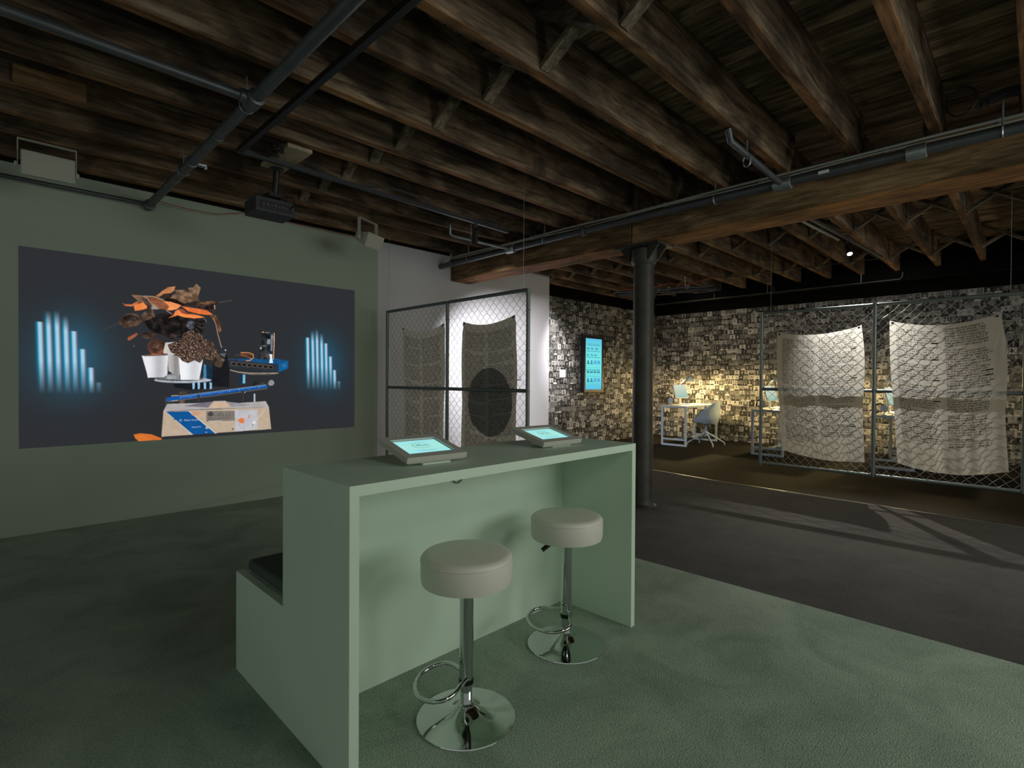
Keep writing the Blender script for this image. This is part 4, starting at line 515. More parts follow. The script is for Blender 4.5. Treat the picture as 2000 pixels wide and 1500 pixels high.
# ---------------------------------------------------------------- chain link fences with cloths
def fence(x, yl, yr, zb, zt, side, label, cat='fence'):
    t = thing('chain_link_fence', label, cat, (x, (yl+yr)/2, zb))
    ym = (yl+yr)/2; r = .022; zm = (zb+zt)/2
    for y in (yl, ym, yr): MB().tube([(x, y, zb-(.01 if y == yl else 0)), (x, y, zt+.012)], r, 14).build('post', FENCEM, t, smooth=True)
    for z in (zb+.02, zm, zt-.0):
        mb = MB()
        for a, b in ((yl, ym), (ym, yr)): mb.tube([(x, a-.0225, z), (x, b+.0225, z)], r*.92, 14)
        mb.build('rail', FENCEM, t, smooth=True)
    p = .0525; n = int(round((yl-yr-.06)/p)); p = (yl-yr-.06)/n; kz = int(round((zt-zb-.05)/p)); pz = (zt-zb-.05)/kz; mb = MB(); rnd = random.Random(int(x*10)); wv = {}
    def node(i, k):
        if (i, k) not in wv: wv[(i, k)] = (rnd.gauss(0, .0035), rnd.gauss(0, .003))
        a, b = wv[(i, k)]; return yl-.03-i*p+a, zb+.03+k*pz+b
    for i in range(n):
        pts = []
        for k in range(kz+1):
            odd = (i+k) % 2; y, z = node(i+(1 if odd else 0), k); xo = side*.024+(.0025 if odd else -.0025)
            s = 1 if odd else -1
            pts += [(x+xo, y+s*.003, z-.004), (x+xo, y+s*.003, z+.004)] if 0 < k < kz else [(x+xo, y, z)]
        mb.tube(pts, .0019 if x < 6 else .0021, 4)
    o = mb.build('wire_mesh', WIREM if x > 6 else FENCEM, t, smooth=True); o['kind'] = 'stuff'
    m = MB()
    for y in (yl, yr, ym):
        for k in range(5):
            z = zb+(zt-zb)*(k+.5)/5; m.tube([(x+math.cos(a*math.pi/6)*(r+.003), y+math.sin(a*math.pi/6)*(r+.003), z+.004*math.sin(a)) for a in range(12)], .0022, 4, closed=True)
    k = m.build('wire_ties', WIREM, t); k['kind'] = 'stuff'
    return t
fence(4.0, 6.43, 3.75, .33, 2.425, 1, 'dark grey chain link fence panel hung before the white wall')
fence(7.7, 2.75, .10, .33, 2.43, 1, 'pale grey chain link fence panel hung before the three desks')
def wire(x, y, z0, label):
    o = MB().tube([(x, y, z0), (x, y, TOP+.1)], .0022, 6).build('suspension_wire', STEEL); props(o, label, 'wire')
wire(4.0, 6.395, 2.44, 'thin wire holding the fence corner next to the green wall')
wire(4.0, 3.82, 2.44, 'thin wire holding the fence corner in front of the timber beam')
wire(7.7, 2.63, 2.45, 'thin wire holding the fence corner above the blue grey desks')
wire(7.7, .22, 2.45, 'thin wire holding the end of the fence by the second large cloth')

def cloth(name, x, TL, TR, BL, BR, sagt, sagb, amp, material, label, pitch, cols, side, wr=.62, seed=1, rows=None, dx=.03, foot=None):
    rnd = random.Random(seed); ph = [rnd.uniform(0, 6) for _ in range(6)]
    def S(u, v):
        pu = math.sin(math.pi*u); pin = .035*(1-abs(2*v-1)**.6 if False else 0)
        yT = TL[0]+(TR[0]-TL[0])*u; zT = TL[1]+(TR[1]-TL[1])*u-sagt*pu**.8
        yB = BL[0]+(BR[0]-BL[0])*u; zB = BL[1]+(BR[1]-BL[1])*u-sagb*pu
        y = yT+(yB-yT)*v; z = zT+(zB-zT)*v
        w_ = abs(TL[0]-TR[0]); y += (u-.5)*w_*(.05*math.sin(math.pi*min(1, v*1.6))*-1)+.006*math.sin(7*v+ph[0])
        a = amp*(.18+.82*v*v)
        xo = a*(.55*math.sin(2*math.pi*(u*2.3+.25*math.sin(2.2*v+ph[1]))+ph[2])+.3*math.sin(2*math.pi*u*4.6+1.3*v+ph[3])+.18*math.sin(2*math.pi*(u*8.1-.35*v)+ph[4]))*(pu**.35)
        xo += amp*.35*math.exp(-((v-.07)/.1)**2)*math.cos(math.pi*2*u)
        fan = math.exp(-(u/.22)**2)*math.sin(26*math.atan2(v+.02, u+.02))+math.exp(-((1-u)/.22)**2)*math.sin(24*math.atan2(v+.02, 1-u+.02)+1)
        xo += amp*.14*fan*math.exp(-v*2.4)
        return Vector((x+side*dx+xo*side*.8, y, z))
    NU, NV = 70, 110; mb = MB()
    for j in range(NV+1):
        for i in range(NU+1): mb.v.append(tuple(S(i/NU, j/NV))); mb.c.append((1, 1, 1))
    mb.f = [(j*(NU+1)+i, j*(NU+1)+i+1, (j+1)*(NU+1)+i+1, (j+1)*(NU+1)+i) for j in range(NV) for i in range(NU)]
    o = mb.build(name, material, smooth=True); o.data.polygons.foreach_set('use_smooth', [True]*len(o.data.polygons))
    props(o, label, 'cloth')
    # hand lettering strokes that follow the folds
    w_ = abs(TL[0]-TR[0]); h_ = TL[1]-BL[1]; mb = MB()
    def pt(uu_, vv): p = S(min(max(uu_/w_, 0), 1), min(max(vv/h_, 0), 1)); p.x -= .0035; return p
    G = [((0,0,0,1),), ((0,0,0,1),(0,1,.8,1)), ((0,0,.4,1),(.4,1,.8,0)), ((0,0,0,1),(.8,0,.8,1),(0,.5,.8,.5)), ((0,1,.8,1),(.4,0,.4,1)), ((0,0,0,1),(0,.95,.7,.95),(0,.5,.6,.5),(0,.05,.7,.05)), ((0,.1,.7,.1),(0,.1,0,.9),(0,.9,.7,.9)), ((.1,0,.7,0),(.7,0,.1,1),(.1,1,.7,1)), ((0,0,0,1),(0,1,.7,0),(.7,0,.7,1)), ((0,1,.4,0),(.4,0,.8,1))]
    lw, lh = pitch*.36, pitch*.50; th = pitch*.115
    for (c0, c1, v0, v1, endr) in cols:
        v = v0; par = rnd.randint(5, 9)
        while v < v1:
            u = c0; end = c1-rnd.random()*.05*w_
            if par == 0: end = c0+(c1-c0)*rnd.uniform(.2, .9); par = rnd.randint(4, 10)+1
            last = (par == 1 and False)
            wob = rnd.uniform(-.002, .002)
            while u < end:
                for _ in range(rnd.randint(1, 8)):
                    if u > end: break
                    for (a, b, c, d) in rnd.choice(G):
                        pa = Vector((u+a*lw, v+(1-b)*lh+wob)); pb = Vector((u+c*lw, v+(1-d)*lh+wob)); dd = (pb-pa).normalized()*th/2; nn = Vector((-dd.y, dd.x)); pa -= dd; pb += dd
                        mb.add([pt(*(pa+nn)), pt(*(pb+nn)), pt(*(pb-nn)), pt(*(pa-nn))], [(0, 1, 2, 3)])
                    u += lw*1.32
                u += lw*1.0
            if endr and rnd.random() < .04: mb.add([pt(c1-.06, v), pt(c1, v), pt(c1, v+lh), pt(c1-.06, v+lh)], [(0, 1, 2, 3)])
            par -= 1; v += pitch
            if par == 0 and rnd.random() < .5: v += pitch*.8
        if foot: pass
    k = mb.build('handwriting', INK, o); k['kind'] = 'stuff'
    for u in (.03, .97):
        p = S(u, .012); MB().lathe(p+Vector((-.012, 0, 0)), [(.012, 0), (.014, .006), (.006, .012)], 10, axis=(1, 0, 0)).build('clip', BLACK, o)
    return o
cloth('hanging_cloth', 4.0, (6.19, 2.21), (5.26, 2.20), (6.14, .60), (5.27, .60), .09, .05, .030, CLOTH3, 'grey written cloth on the dark fence closest to the green wall', .0245, [(.06, .43, .10, 1.5, 0), (.47, .86, .10, 1.5, 0)], 1, seed=3, dx=.085)
cloth('hanging_cloth', 4.0, (4.90, 2.19), (4.025, 2.205), (4.92, .62), (3.99, .62), .075, .05, .040, CLOTH2, 'grey written cloth bearing a big dark oval on the dark fence', .0245, [(.06, .41, .10, 1.5, 0), (.45, .84, .10, 1.5, 0)], 1, seed=8, dx=.085)
cloth('hanging_cloth', 7.7, (2.53, 2.155), (1.555, 2.19), (2.46, .565), (1.51, .505), .07, .05, .024, CLOTH1, 'off white written cloth with a wavy lower hem beside the middle fence post', .0235, [(.07, .46, .07, 1.42, 1), (.50, .90, .05, 1.30, 1)], -1, seed=5, dx=.045)
cloth('hanging_cloth', 7.7, (1.265, 2.225), (.29, 2.235), (1.175, .53), (.215, .55), .09, .08, .024, CLOTH1, 'largest off white written cloth with two columns of black hand lettering', .0270, [(.07, .44, .07, 1.38, 1), (.50, .87, .05, 1.40, 1)], -1, seed=11, dx=.045)

# ---------------------------------------------------------------- wall display and cards
t = thing('wall_display', 'tall black framed screen glowing cyan on the portrait covered wall', 'screen', (10.1, YR, 1.86))
x0, x1, z0, z1, yf = 9.727, 10.467, 1.205, 2.515, 7.349
m = MB(); b_ = .045
for q in ((x0, x1, z0, z0+.06), (x0, x1, z1-.06, z1), (x0, x0+b_, z0+.06, z1-.06), (x1-b_, x1, z0+.06, z1-.06)): m.box(q[0], q[1], yf, YR-.012, q[2], q[3])
m.build('casing', BLACK, t)
MB().box(x0+b_, x1-b_, yf+.02, YR-.02, z0+.06, z1-.06).build('screen_backing', BLACK2, t)
m = MB(); n = 20; sx0, sx1, sz0, sz1 = x0+b_+.004, x1-b_-.004, z0+.064, z1-.064; A, B_ = lin((92, 190, 226)), lin((120, 232, 232))
for j in range(n+1):
    k = math.sin(math.pi*j/n)**.7; c = tuple(A[q]*(1-k)+B_[q]*k for q in range(3))
    for xx in (sx0, sx1): m.v.append((xx, yf+.018, sz0+(sz1-sz0)*j/n)); m.c.append(c)
m.f = [(2*j, 2*j+1, 2*j+3, 2*j+2) for j in range(n)]
s = m.build('screen', emit_col('display_glow', 1), t, color=True)
m = MB(); Wd, Hd = sx1-sx0, sz1-sz0; rnd = random.Random(2)
def R_(a, b, c, d, off=.0165): m.add([(sx0+a*Wd, yf+off, sz1-b*Hd), (sx0+c*Wd, yf+off, sz1-b*Hd), (sx0+c*Wd, yf+off, sz1-d*Hd), (sx0+a*Wd, yf+off, sz1-d*Hd)], [(0, 3, 2, 1)])
for v in (.125, .245, .365): R_(.09, v, .91, v+.007)
for v, us in ((.10, (.1, .85)),):
    u = us[0]
    while u < us[1]: R_(u, v, u+.03, v+.006); u += .045
for v, us in ((.2, (.1, .34, .62)), (.325, (.1, .34, .56))):
    for u in us:
        pts = [(sx0+(u+.018*k/1.6)*Wd, yf+.016, sz1-(v+.018*math.sin(k*1.9+u*9)*(1.6 if k < 2 else 1))*Hd) for k in range(int(14 if v < .3 else 12))]
        m.tube(pts, .0032, 4)
for r_, v in enumerate((.425, .60, .775)):
    for c_ in range(4):
        u = .09+.212*c_
        for q in ((u, v+.145, u+.165, v+.148), (u+.163, v+.08, u+.166, v+.148), (u, v+.08, u+.004, v+.148)): R_(*q)
        if (r_, c_) in ((0, 0), (0, 1), (1, 0), (1, 1), (1, 2), (1, 3), (2, 0), (2, 1)):
            R_(u+.01, v+.055, u+.155, v+.075) if c_ % 2 else R_(u+.03, v+.05, u+.15, v+.075)
            R_(u+.05, v+.005, u+.11, v+.05) if r_ != 1 else (R_(u+.01, v, u+.05, v+.06), R_(u+.12, v, u+.15, v+.06))
m.build('screen_graphics', emit('display_dark', lin((40, 96, 124)), 1), s)
te = emit('display_tile', lin((88, 176, 216)), 1)
for q in ((.52, .43, .68, .50), (.735, .43, .9, .50), (.52, .78, .68, .85), (.735, .78, .9, .85)): m = MB(); R_(*q); m.build('screen_tile', te, s)
props(MB().box(8.99, 9.19, YR-.012, YR-.004, 1.545, 1.715).build('wall_card', PAPER), 'small white card on the portrait prints beside the tall screen', 'card')
o = MB().box(6.86, 6.98, YW-.010, YW-.001, 1.485, 1.645).build('exhibit_card', mat('grey_card', (.50, .50, .56), .7)); props(o, 'small grey card on the white wall seen through the dark fence mesh', 'card')
MB().box(6.865, 6.975, YW-.0115, YW-.0101, 1.485, 1.492).build('card_rule', INK, o)

# ---------------------------------------------------------------- projector
t = thing('video_projector', 'black video projector hanging from a short ceiling pole', 'projector', (1.92, 4.94, 3.43))
MB().box(1.73, 2.08, 4.945, 5.225, 2.995, 3.13).build('body', BLACK2, t, bevel=.010, seg=3)
m = MB()
for k in range(7): m.box(1.79+k*.034, 1.81+k*.034, 4.9400, 4.9448, 3.055, 3.068+.006*(k % 2))
for k in range(5): m.lathe((1.80+k*.045, 4.9448, 3.035), [(.006, 0), (.006, .004)], 8, axis=(0, -1, 0))
m.build('port', PIPE, t)
MB().box(1.765, 2.05, 4.942, 4.9449, 3.02, 3.095).build('port_panel', BLACK, t)
MB().lathe((1.99, 5.2245, 3.065), [(.045, 0), (.045, .02), (.03, .022)], 20, axis=(0, 1, 0)).build('lens', BLACK, t, smooth=True)
MB().tube([(1.92, 5.0, 3.195), (1.92, 4.96, 3.405)], .027, 16).build('pole', BLACK, t, smooth=True)
MB().lathe((1.92, 4.965, 3.402), [(.02, -.01), (.060, 0), (.060, .012)], 24).build('ceiling_plate', BLACK2, t, smooth=True)
m = MB().box(1.86, 1.98, 4.98, 5.13, 3.16, 3.195)
for a, b in ((-1, -1), (1, -1), (1, 1), (-1, 1)): m.bar((1.92+a*.05, 5.06+b*.06, 3.17), (1.92+a*.11, 5.08+b*.11, 3.125), .016, .01)
m.build('mount_bracket', BLACK, t)
MB().tube([(2.0, 4.99, 3.18), (2.06, 4.93, 3.17), (2.07, 4.92, 3.10), (2.03, 4.935, 3.06)], .005, 6).build('cord', CABLE, t, smooth=True)
props(MB().box(1.80, 2.01, 4.42, 5.02, TOP-.035, TOP-.003).build('mounting_board', PLY, bevel=.004), 'pale wooden board under the joists above the projector', 'board')
m = MB(); rnd = random.Random(9)
for k in range(4):
    pts = []; 
    for i in range(14): pts.append((1.76-.05*math.sin(i*.9+k)-.015*k, 4.43+.017*i, 3.40+.02*math.cos(i*1.7+k)))
    m.tube(pts, .006, 6)
props(m.build('cable_bundle', CABLE, smooth=True), 'tangle of black cable tucked beside the pale wooden board', 'cable')

# ---------------------------------------------------------------- loudspeakers
def speaker(loc, rot, label, w_=.345, h_=.20, d_=.20, tilt=0):
    t = thing('loudspeaker', label, 'speaker', loc, (0, 0, rot), group='pale boxy loudspeakers under the joists')
    ct, st_ = math.cos(tilt), math.sin(tilt)
    def q(u, v, w): return (u, v*ct-w*st_, v*st_+w*ct)
    def slab(u0, u1, v0, v1, a0, a1, taper=0):
        m = MB(True); tp_ = taper
        m.add([q(u0,v0,a0),q(u1,v0,a0),q(u1-tp_,v1,a0+tp_),q(u0+tp_,v1,a0+tp_),q(u0,v0,a1),q(u1,v0,a1),q(u1-tp_,v1,a1-tp_),q(u0+tp_,v1,a1-tp_)], [(0,3,2,1),(4,5,6,7),(0,1,5,4),(1,2,6,5),(2,3,7,6),(3,0,4,7)]); return m
    slab(-w_/2, w_/2, -d_/2, d_/2, -h_/2, h_/2, .045).build('cabinet', OFFW, t, bevel=.010, seg=3)
    slab(-w_/2+.008, w_/2-.008, -d_/2-.006, -d_/2-.0005, -h_/2+.008, h_/2-.008).build('grille', mat('grille_cream', (.46, .46, .40), .7, bump=.3, bscale=400), t, bevel=.003)
    top = TOP-loc[2]-.004; m = MB(True); m.box(-w_/2-.016, w_/2+.016, -.02, .02, top-.006, top)
    for s in (-1, 1): m.box(s*(w_/2+.013)-.003, s*(w_/2+.013)+.003, -.02, .02, -.03, top-.0061)
    m.build('bracket', OFFW, t)
    for s in (-1, 1): MB(True).lathe((s*(w_/2+.0165), 0, 0), [(.022, 0), (.022, .012), (.014, .018)], 16, axis=(s, 0, 0)).build('knob', OFFW, t, smooth=True)
speaker((.405, 5.92, 3.235), 0, 'pale loudspeaker above the end of the projected picture with the sound bars')
speaker((3.385, 5.895, 3.215), math.radians(24), 'pale tilted loudspeaker above the corner where green wall turns white', w_=.32, h_=.18, d_=.22, tilt=math.radians(22))
# ---------------------------------------------------------------- pipes, conduits, tracks
def ring(m, p, ax, r, l): m.lathe(Vector(p)-Vector(ax)*l/2, [(r*.8, 0), (r, .004), (r, l-.004), (r*.8, l)], 18, axis=ax)
def rod(m, x, y, z0, z1=TOP+.05): m.tube([(x, y, z0), (x, y, z1)], .006, 6)
t = thing('sprinkler_pipe', 'dark painted iron pipe crossing under the joists towards the green wall', 'pipe', (1.255, 6.6, 3.3))
MB().tube([(1.255, 6.63, 3.30), (1.255, -4, 3.30)], .038, 16).build('main_pipe', PIPE, t, smooth=True)
MB().tube([(1.255, 3.62, 3.30), (-4, 3.62, 3.30)], .028, 14).build('branch_pipe', PIPE, t, smooth=True)
MB().tube([(1.255, 6.62, 3.305), (-4, 6.62, 3.305)], .020, 14).build('wall_pipe', PIPE, t, smooth=True)
for y, r, l in ((3.62, .055, .13), (6.62, .052, .10), (5.05, .047, .05), (4.35, .043, .02), (5.55, .043, .02)):
    m = MB(); ring(m, (1.255, y, 3.30), (0, 1, 0), r, l); m.build('coupling', PIPE, t, smooth=True)
m = MB(); ring(m, (1.19, 3.62, 3.30), (1, 0, 0), .042, .05); m.build('coupling', PIPE, t, smooth=True)
m = MB().tube([(1.29, 5.05, 3.30), (1.36, 5.05, 3.30)], .02, 10); m.lathe((1.36, 5.05, 3.27), [(.012, 0), (.018, .02), (.006, .06)], 10); m.build('sprinkler_head', STEEL, t, smooth=True)
for y in (3.75, 5.3): m = MB(); rod(m, 1.255, y, 3.335); m.tube([(1.255+.045*math.cos(a/2), y, 3.30+.045*math.sin(a/2)) for a in range(13)], .005, 5); m.build('hanger_rod', STEEL, t)
t = thing('lighting_track', 'black square lighting track bending under the joists by the projector', 'track', (1.52, 4.7, 3.37))
MB().box(1.50, 1.54, -4, 4.69, 3.36, 3.40).build('track_bar', BLACK, t)
MB().bar((1.50, 4.715, 3.38), (4.76, 4.83, 3.38), .035, .035).build('track_bar', BLACK2, t)
pts = [(2.05+.2*k, 4.70+.09*math.sin(k*.8)+.005*k, 3.41+.015*math.cos(k*1.3)) for k in range(13)]
for kk in (0, .05): MB().tube([(a, b+kk*math.sin(a*2), c) for a, b, c in pts], .0055, 6).build('track_cable', CABLE, t, smooth=True)
props(MB().tube([(1.33, 6.62, 3.36), (1.6, 6.60, 3.335), (1.9, 6.61, 3.345), (2.2, 6.6, 3.43), (2.35, 6.5, TOP+.02)], .004, 6).build('thin_red_cable', RED, smooth=True), 'thin red cable drooping along the top of the green wall', 'cable')
props(MB().tube([(2.6, 6.64, 3.44), (3.2, 6.63, 3.43), (3.9, 6.64, 3.44)], .004, 6).build('thin_red_cable', RED, smooth=True), 'thin red cable in the dark gap near the tilted loudspeaker', 'cable')

t = thing('beam_pipe', 'long dark pipe running beside the timber beam', 'pipe', (5.12, 6.6, 3.27))
MB().tube([(5.12, 6.69, 3.262), (5.12, 4.0, 3.285), (5.12, 1.5, 3.285), (5.12, -4, 3.25)], .040, 16).build('main_pipe', PIPE, t, smooth=True)
for y, l in ((5.13, .14), (1.66, .15), (.69, .13), (3.9, .05), (6.4, .04)):
    m = MB(); ring(m, (5.12, y, 3.275), (0, 1, 0), .058, l); m.build('coupling', STEEL if l > .1 else PIPE, t, smooth=True)
MB().tube([(5.10, 5.15, 3.275), (4.17, 5.20, 3.285), (4.12, 5.20, 3.30), (4.12, 5.20, 3.42)], .017, 12).build('branch_pipe', STEEL, t, smooth=True)
MB().tube([(5.10, 1.665, 3.275), (4.12, 1.72, 3.36), (4.07, 1.72, 3.44)], .026, 12).build('branch_pipe', PIPE, t, smooth=True)
for x_, y in ((5.12, 6.02), (5.12, 4.52), (5.12, 2.28), (4.45, 5.185), (4.40, 1.70), (5.12, .2)):
    m = MB(); rod(m, x_, y, 3.30); m.tube([(x_+(.048 if x_ > 5 else 0)*math.cos(a/2), y+(0 if x_ > 5 else .03*math.cos(a/2)), 3.282+.046*math.sin(a/2)) for a in range(13)], .006, 5); m.build('hanger_rod', STEEL, t)
MB().box(5.075, 5.09, 1.28, 1.36, 3.27, 3.295).build('pipe_tag', PAPER, t)
def cpts(x_, z_, s, a): return [(x_+.008*math.sin(i*.7+s), 6.60-i*.33, z_+a*math.sin(i*1.1+s)) for i in range(33)]
cd = props(MB().tube(cpts(5.27, 3.418, 0, .004), .012, 8).build('steel_conduit', PALEM, smooth=True), 'thin grey conduit running along the top of the timber beam', 'conduit')
props(MB().tube(cpts(5.25, 3.385, 2, .008), .007, 8).build('grey_cable', PALEM, smooth=True), 'thin wavy grey cable just below the conduit on the beam', 'cable')
for y in (5.75, 4.9, 2.9, 1.9, .9, .2): MB().box(5.283, 5.3295, y, y+.03, 3.395, 3.440).build('clip', STEEL, cd)
o = MB().tube([(5.05+.02*math.cos(a/4), .42+.085*math.cos(a/4), 3.54+.10*math.sin(a/4)) for a in range(26)], .006, 6).build('cable_loop', CABLE, smooth=True); props(o, 'single loop of black cable standing above the beam', 'cable')
m = MB()
for k in range(12): m.tube([(5.08+.012*(k % 4), .17+(.17-.008*k)*math.cos(a/3), 3.475+.006*(k//4)+(.085-.006*k)*max(0, math.sin(a/3))) for a in range(10)], .007, 6)
props(m.build('cable_coil', CABLE, smooth=True), 'heavy coil of black cable resting on top of the beam', 'cable')
# far bay
t = thing('header_pipe', 'thin dark pipe below the black header of the far bay', 'pipe', (11.3, 4, 3.28))
MB().tube([(11.33, 6.48, 3.285), (11.33, 1.74, 3.285), (11.33, 1.70, 3.33), (11.33, 1.70, 3.40)], .012, 10).build('thin_pipe', COLUMN, t, smooth=True)
for y in (5.05, 3.82): MB().tube([(11.33, y, 3.29), (11.33, y, 3.40)], .012, 8).build('drop_pipe', COLUMN, t)
for y in (3.94, 2.315): m = MB(); rod(m, 11.33, y, 3.29); m.build('hanger_rod', STEEL, t)
t = thing('cable_tray_bundle', 'bundle of dark pipes and cables hung below the joists behind the column', 'pipes', (9.5, 4.8, 3.28))
for k, (r, m_, dz, dx_) in enumerate(((.030, BLACK2, 0, 0), (.018, CABLE, .05, .03), (.016, PIPE, .045, -.06), (.012, BRACE, -.035, .05))):
    MB().tube([(9.5+dx_, 6.3-.16*i, 3.285+dz-.008*i+.01*math.sin(i*1.3+k)) for i in range(14)], r, 10).build('bundled_pipe', m_, t, smooth=True)
MB().tube([(9.44, 6.3-.2*i, 3.34+.035*math.sin(i*1.4)) for i in range(12)], .007, 6).build('bundled_red_cable', RED, t, smooth=True)
for y in (5.35, 5.15, 4.75): m = MB(); ring(m, (9.5, y, 3.28), (0, 1, 0), .036, .05); m.build('clamp_band', OFFW, t, smooth=True)
for y in (5.5, 4.78): MB().tube([(9.5, y, 3.24), (9.45, y, 3.27), (9.45, y, TOP+.02)], .008, 6).build('hanger_strap', OFFW, t)
t = thing('far_lighting_track', 'grey lighting track with the glaring lamp in the far bay', 'track', (8, 1.85, 3.42))
MB().bar((6.3, 1.97, 3.41), (9.8, 1.73, 3.41), .03, .03).build('track_bar', BLACK2, t)
MB().tube([(6.3, 2.06, 3.40), (8.15, 1.93, 3.40)], .016, 10).build('track_feed_pipe', STEEL, t, smooth=True)
MB().tube([(6.9, 2.00, 3.40), (6.9, 2.00, TOP+.1)], .006, 6).build('hanger_rod', STEEL, t)
props(MB().tube([(9.75, 4.70, 3.42), (9.85, 3.2, 3.425), (9.95, 1.78, 3.42)], .008, 6).build('thin_conduit', CABLE), 'thin dark conduit crossing under the far joists behind the glaring lamp', 'conduit')
def spot(loc, aim, label, glow):
    t = thing('track_spotlight', label, 'lamp', loc); L_ = Vector(loc); d = (Vector(aim)-L_).normalized()
    MB().lathe(L_+Vector((0, 0, .0)), [(.018, 0), (.02, .006), (.02, .0135)], 14).build('track_adapter', BLACK, t, smooth=True)
    MB().tube([L_, L_-Vector((0, 0, .06))], .007, 8).build('stem', BLACK, t)
    c = L_-Vector((0, 0, .07)); m = MB().lathe(c, [(.02, -.035), (.034, -.02), (.036, .135), (.032, .135), (.030, .10), (.001, .095)], 20, axis=d, cap=False); m.build('lamp_can', BLACK, t, smooth=True)
    MB().lathe(c+d*.112, [(.001, .0), (.030, .001)], 20, axis=d, cap=False).build('lamp_disc', emit('lamp_white', (1, .97, .92), glow), t)
spot((4.22, 4.83, 3.345), (4.6, 5.5, 1.9), 'black cylinder spotlight under the track before the white wall', 22)
spot((8.28, 1.85, 3.378), (6.2, .6, 0), 'black spotlight glaring towards the room above the far fence', 60)

# ---------------------------------------------------------------- desks, chairs, lamps, monitors
def desk(x, y, label, rot=0):
    t = thing('writing_desk', label, 'desk', (x, y, 0), (0, 0, rot), group='blue grey metal desks along the portrait wall')
    L, W, H, r = 1.62, .615, .915, .042
    def bx(*a): m = MB(True); m.box(*a); return m
    for y_ in (0, W-r): bx(0, r, y_, y_+r, 0, H-.03).build('leg', DESKM, t); bx(L-r, L, y_, y_+r, 0, H-.03).build('leg', DESKM, t)
    for x_ in (0, L-r): bx(x_, x_+r, r+.0005, W-r-.0005, .0, r).build('foot_bar', DESKM, t)
    bx(r, L-r, W/2-.02, W/2+.02, .13, .165).build('stretcher', DESKM, t)
    for x_ in (r*.0, L-r): bx(x_, x_+r, r+.0005, W-r-.0005, .13, .165).build('cross_bar', DESKM, t)
    bx(0, L, 0, W, H-.0295, H).build('desk_top', DESKT, t, bevel=.004)
    m = MB(True); m.box(0, L, -.003, .0, H-.045, H-.004); m.box(-.003, 0, 0, W, H-.045, H-.004); m.build('edge_band', DESKM, t)
    return t
def monitor(loc, rot, label):
    t = thing('computer_monitor', label, 'monitor', loc, (0, 0, rot), group='pale monitors on the desks')
    W, H, T = .61, .335, math.radians(14)
    def q(u, v, w): return (u, v*math.sin(T)+w*math.cos(T), .155+v*math.cos(T)-w*math.sin(T))
    def slab(a, b, c, d, e, f): m = MB(True); m.add([q(a,c,e),q(b,c,e),q(b,c,f),q(a,c,f),q(a,d,e),q(b,d,e),q(b,d,f),q(a,d,f)], [(0,3,2,1),(4,5,6,7),(0,1,5,4),(1,2,6,5),(2,3,7,6),(3,0,4,7)]); return m
    slab(-W/2, W/2, 0, H, 0, .02).build('casing', WHITEP, t, bevel=.004)
    m = slab(-W/2+.012, W/2-.012, .012, H-.012, -.003, -.0005); m.c = [lin((164, 200, 182))]*4+[lin((226, 232, 208))]*4; m.build('screen', emit_col('monitor_glow', .9), t, color=True)  # screen's own light, with a reflection painted into the paler top
    m = MB(True); m.box(-.10, .10, -.04, .10, 0, .012); m.bar((0, .06, .012), (0, .075, .25), .06, .015, up=(0, 1, 0)); m.build('stand', WHITEP, t)
    return t
def desk_lamp(loc, rot, label, power=34):
    t = thing('desk_lamp', label, 'lamp', loc, (0, 0, rot), group='jointed desk lamps')
    MB(True).lathe((0, 0, 0), [(.075, 0), (.075, .015), (.02, .022)], 24).build('base', WHITEP, t, smooth=True)
    A_, B2, C2 = Vector((0, 0, .02)), Vector((-.10, .02, .44)), Vector((.36, .0, .70))
    for nm, a, b in (('lower_arm', A_, B2), ('upper_arm', B2, C2)):
        m = MB(True); m.tube([a+Vector((0, .014, 0)), b+Vector((0, .014, 0))], .009, 6); m.tube([a-Vector((0, .014, 0)), b-Vector((0, .014, 0))], .009, 6); m.build(nm, PALEM, t, smooth=True)
    MB(True).lathe(B2-Vector((0, .02, 0)), [(.014, 0), (.014, .04)], 12, axis=(0, 1, 0)).build('joint', WHITEP, t, smooth=True)
    c = Vector((.44, 0, .55))
    MB(True).lathe(c, [(.105, 0), (.10, .035), (.08, .075), (.05, .105), (.02, .125), (.018, .15)], 28, cap=False).build('lamp_shade', SHELL, t, smooth=True)
    MB(True).tube([C2, c+Vector((0, 0, .15))], .008, 8).build('shade_arm', STEEL, t)
    MB(True).lathe(c, [(.001, .02), (.03, .03), (.032, .055), (.015, .08)], 16).build('bulb', emit('bulb_warm', (1, .78, .42), 30), t, smooth=True)
    o = light('lamp_light', 'POINT', (0, 0, 0), (0, 0, -1), power, (1, .72, .30), .03); o.parent = t; o.location = (c-Vector((0, 0, .015)))*K
    return t
def headphones(loc, rot, label):
    t = thing('headphones', label, 'headphones', loc, (0, 0, rot), group='black headphones hanging beside the monitors')
    m = MB(True).tube([(0, 0, 0), (0, 0, .17)], .008, 8); m.lathe((0, 0, 0), [(.05, 0), (.05, .008)], 16); m.build('stand', WHITEP, t, smooth=True)
    MB(True).tube([(.0, .075*math.cos(a*math.pi/10), .10+.095*math.sin(a*math.pi/10)) for a in range(11)], .012, 8).build('headband', BLACK, t, smooth=True)
    for s in (-1, 1): MB(True).lathe((0, s*.055, .085), [(.03, 0), (.045, .008), (.045, .028), (.03, .036)], 16, axis=(0, s, 0)).build('ear_cup', BLACK, t, smooth=True)
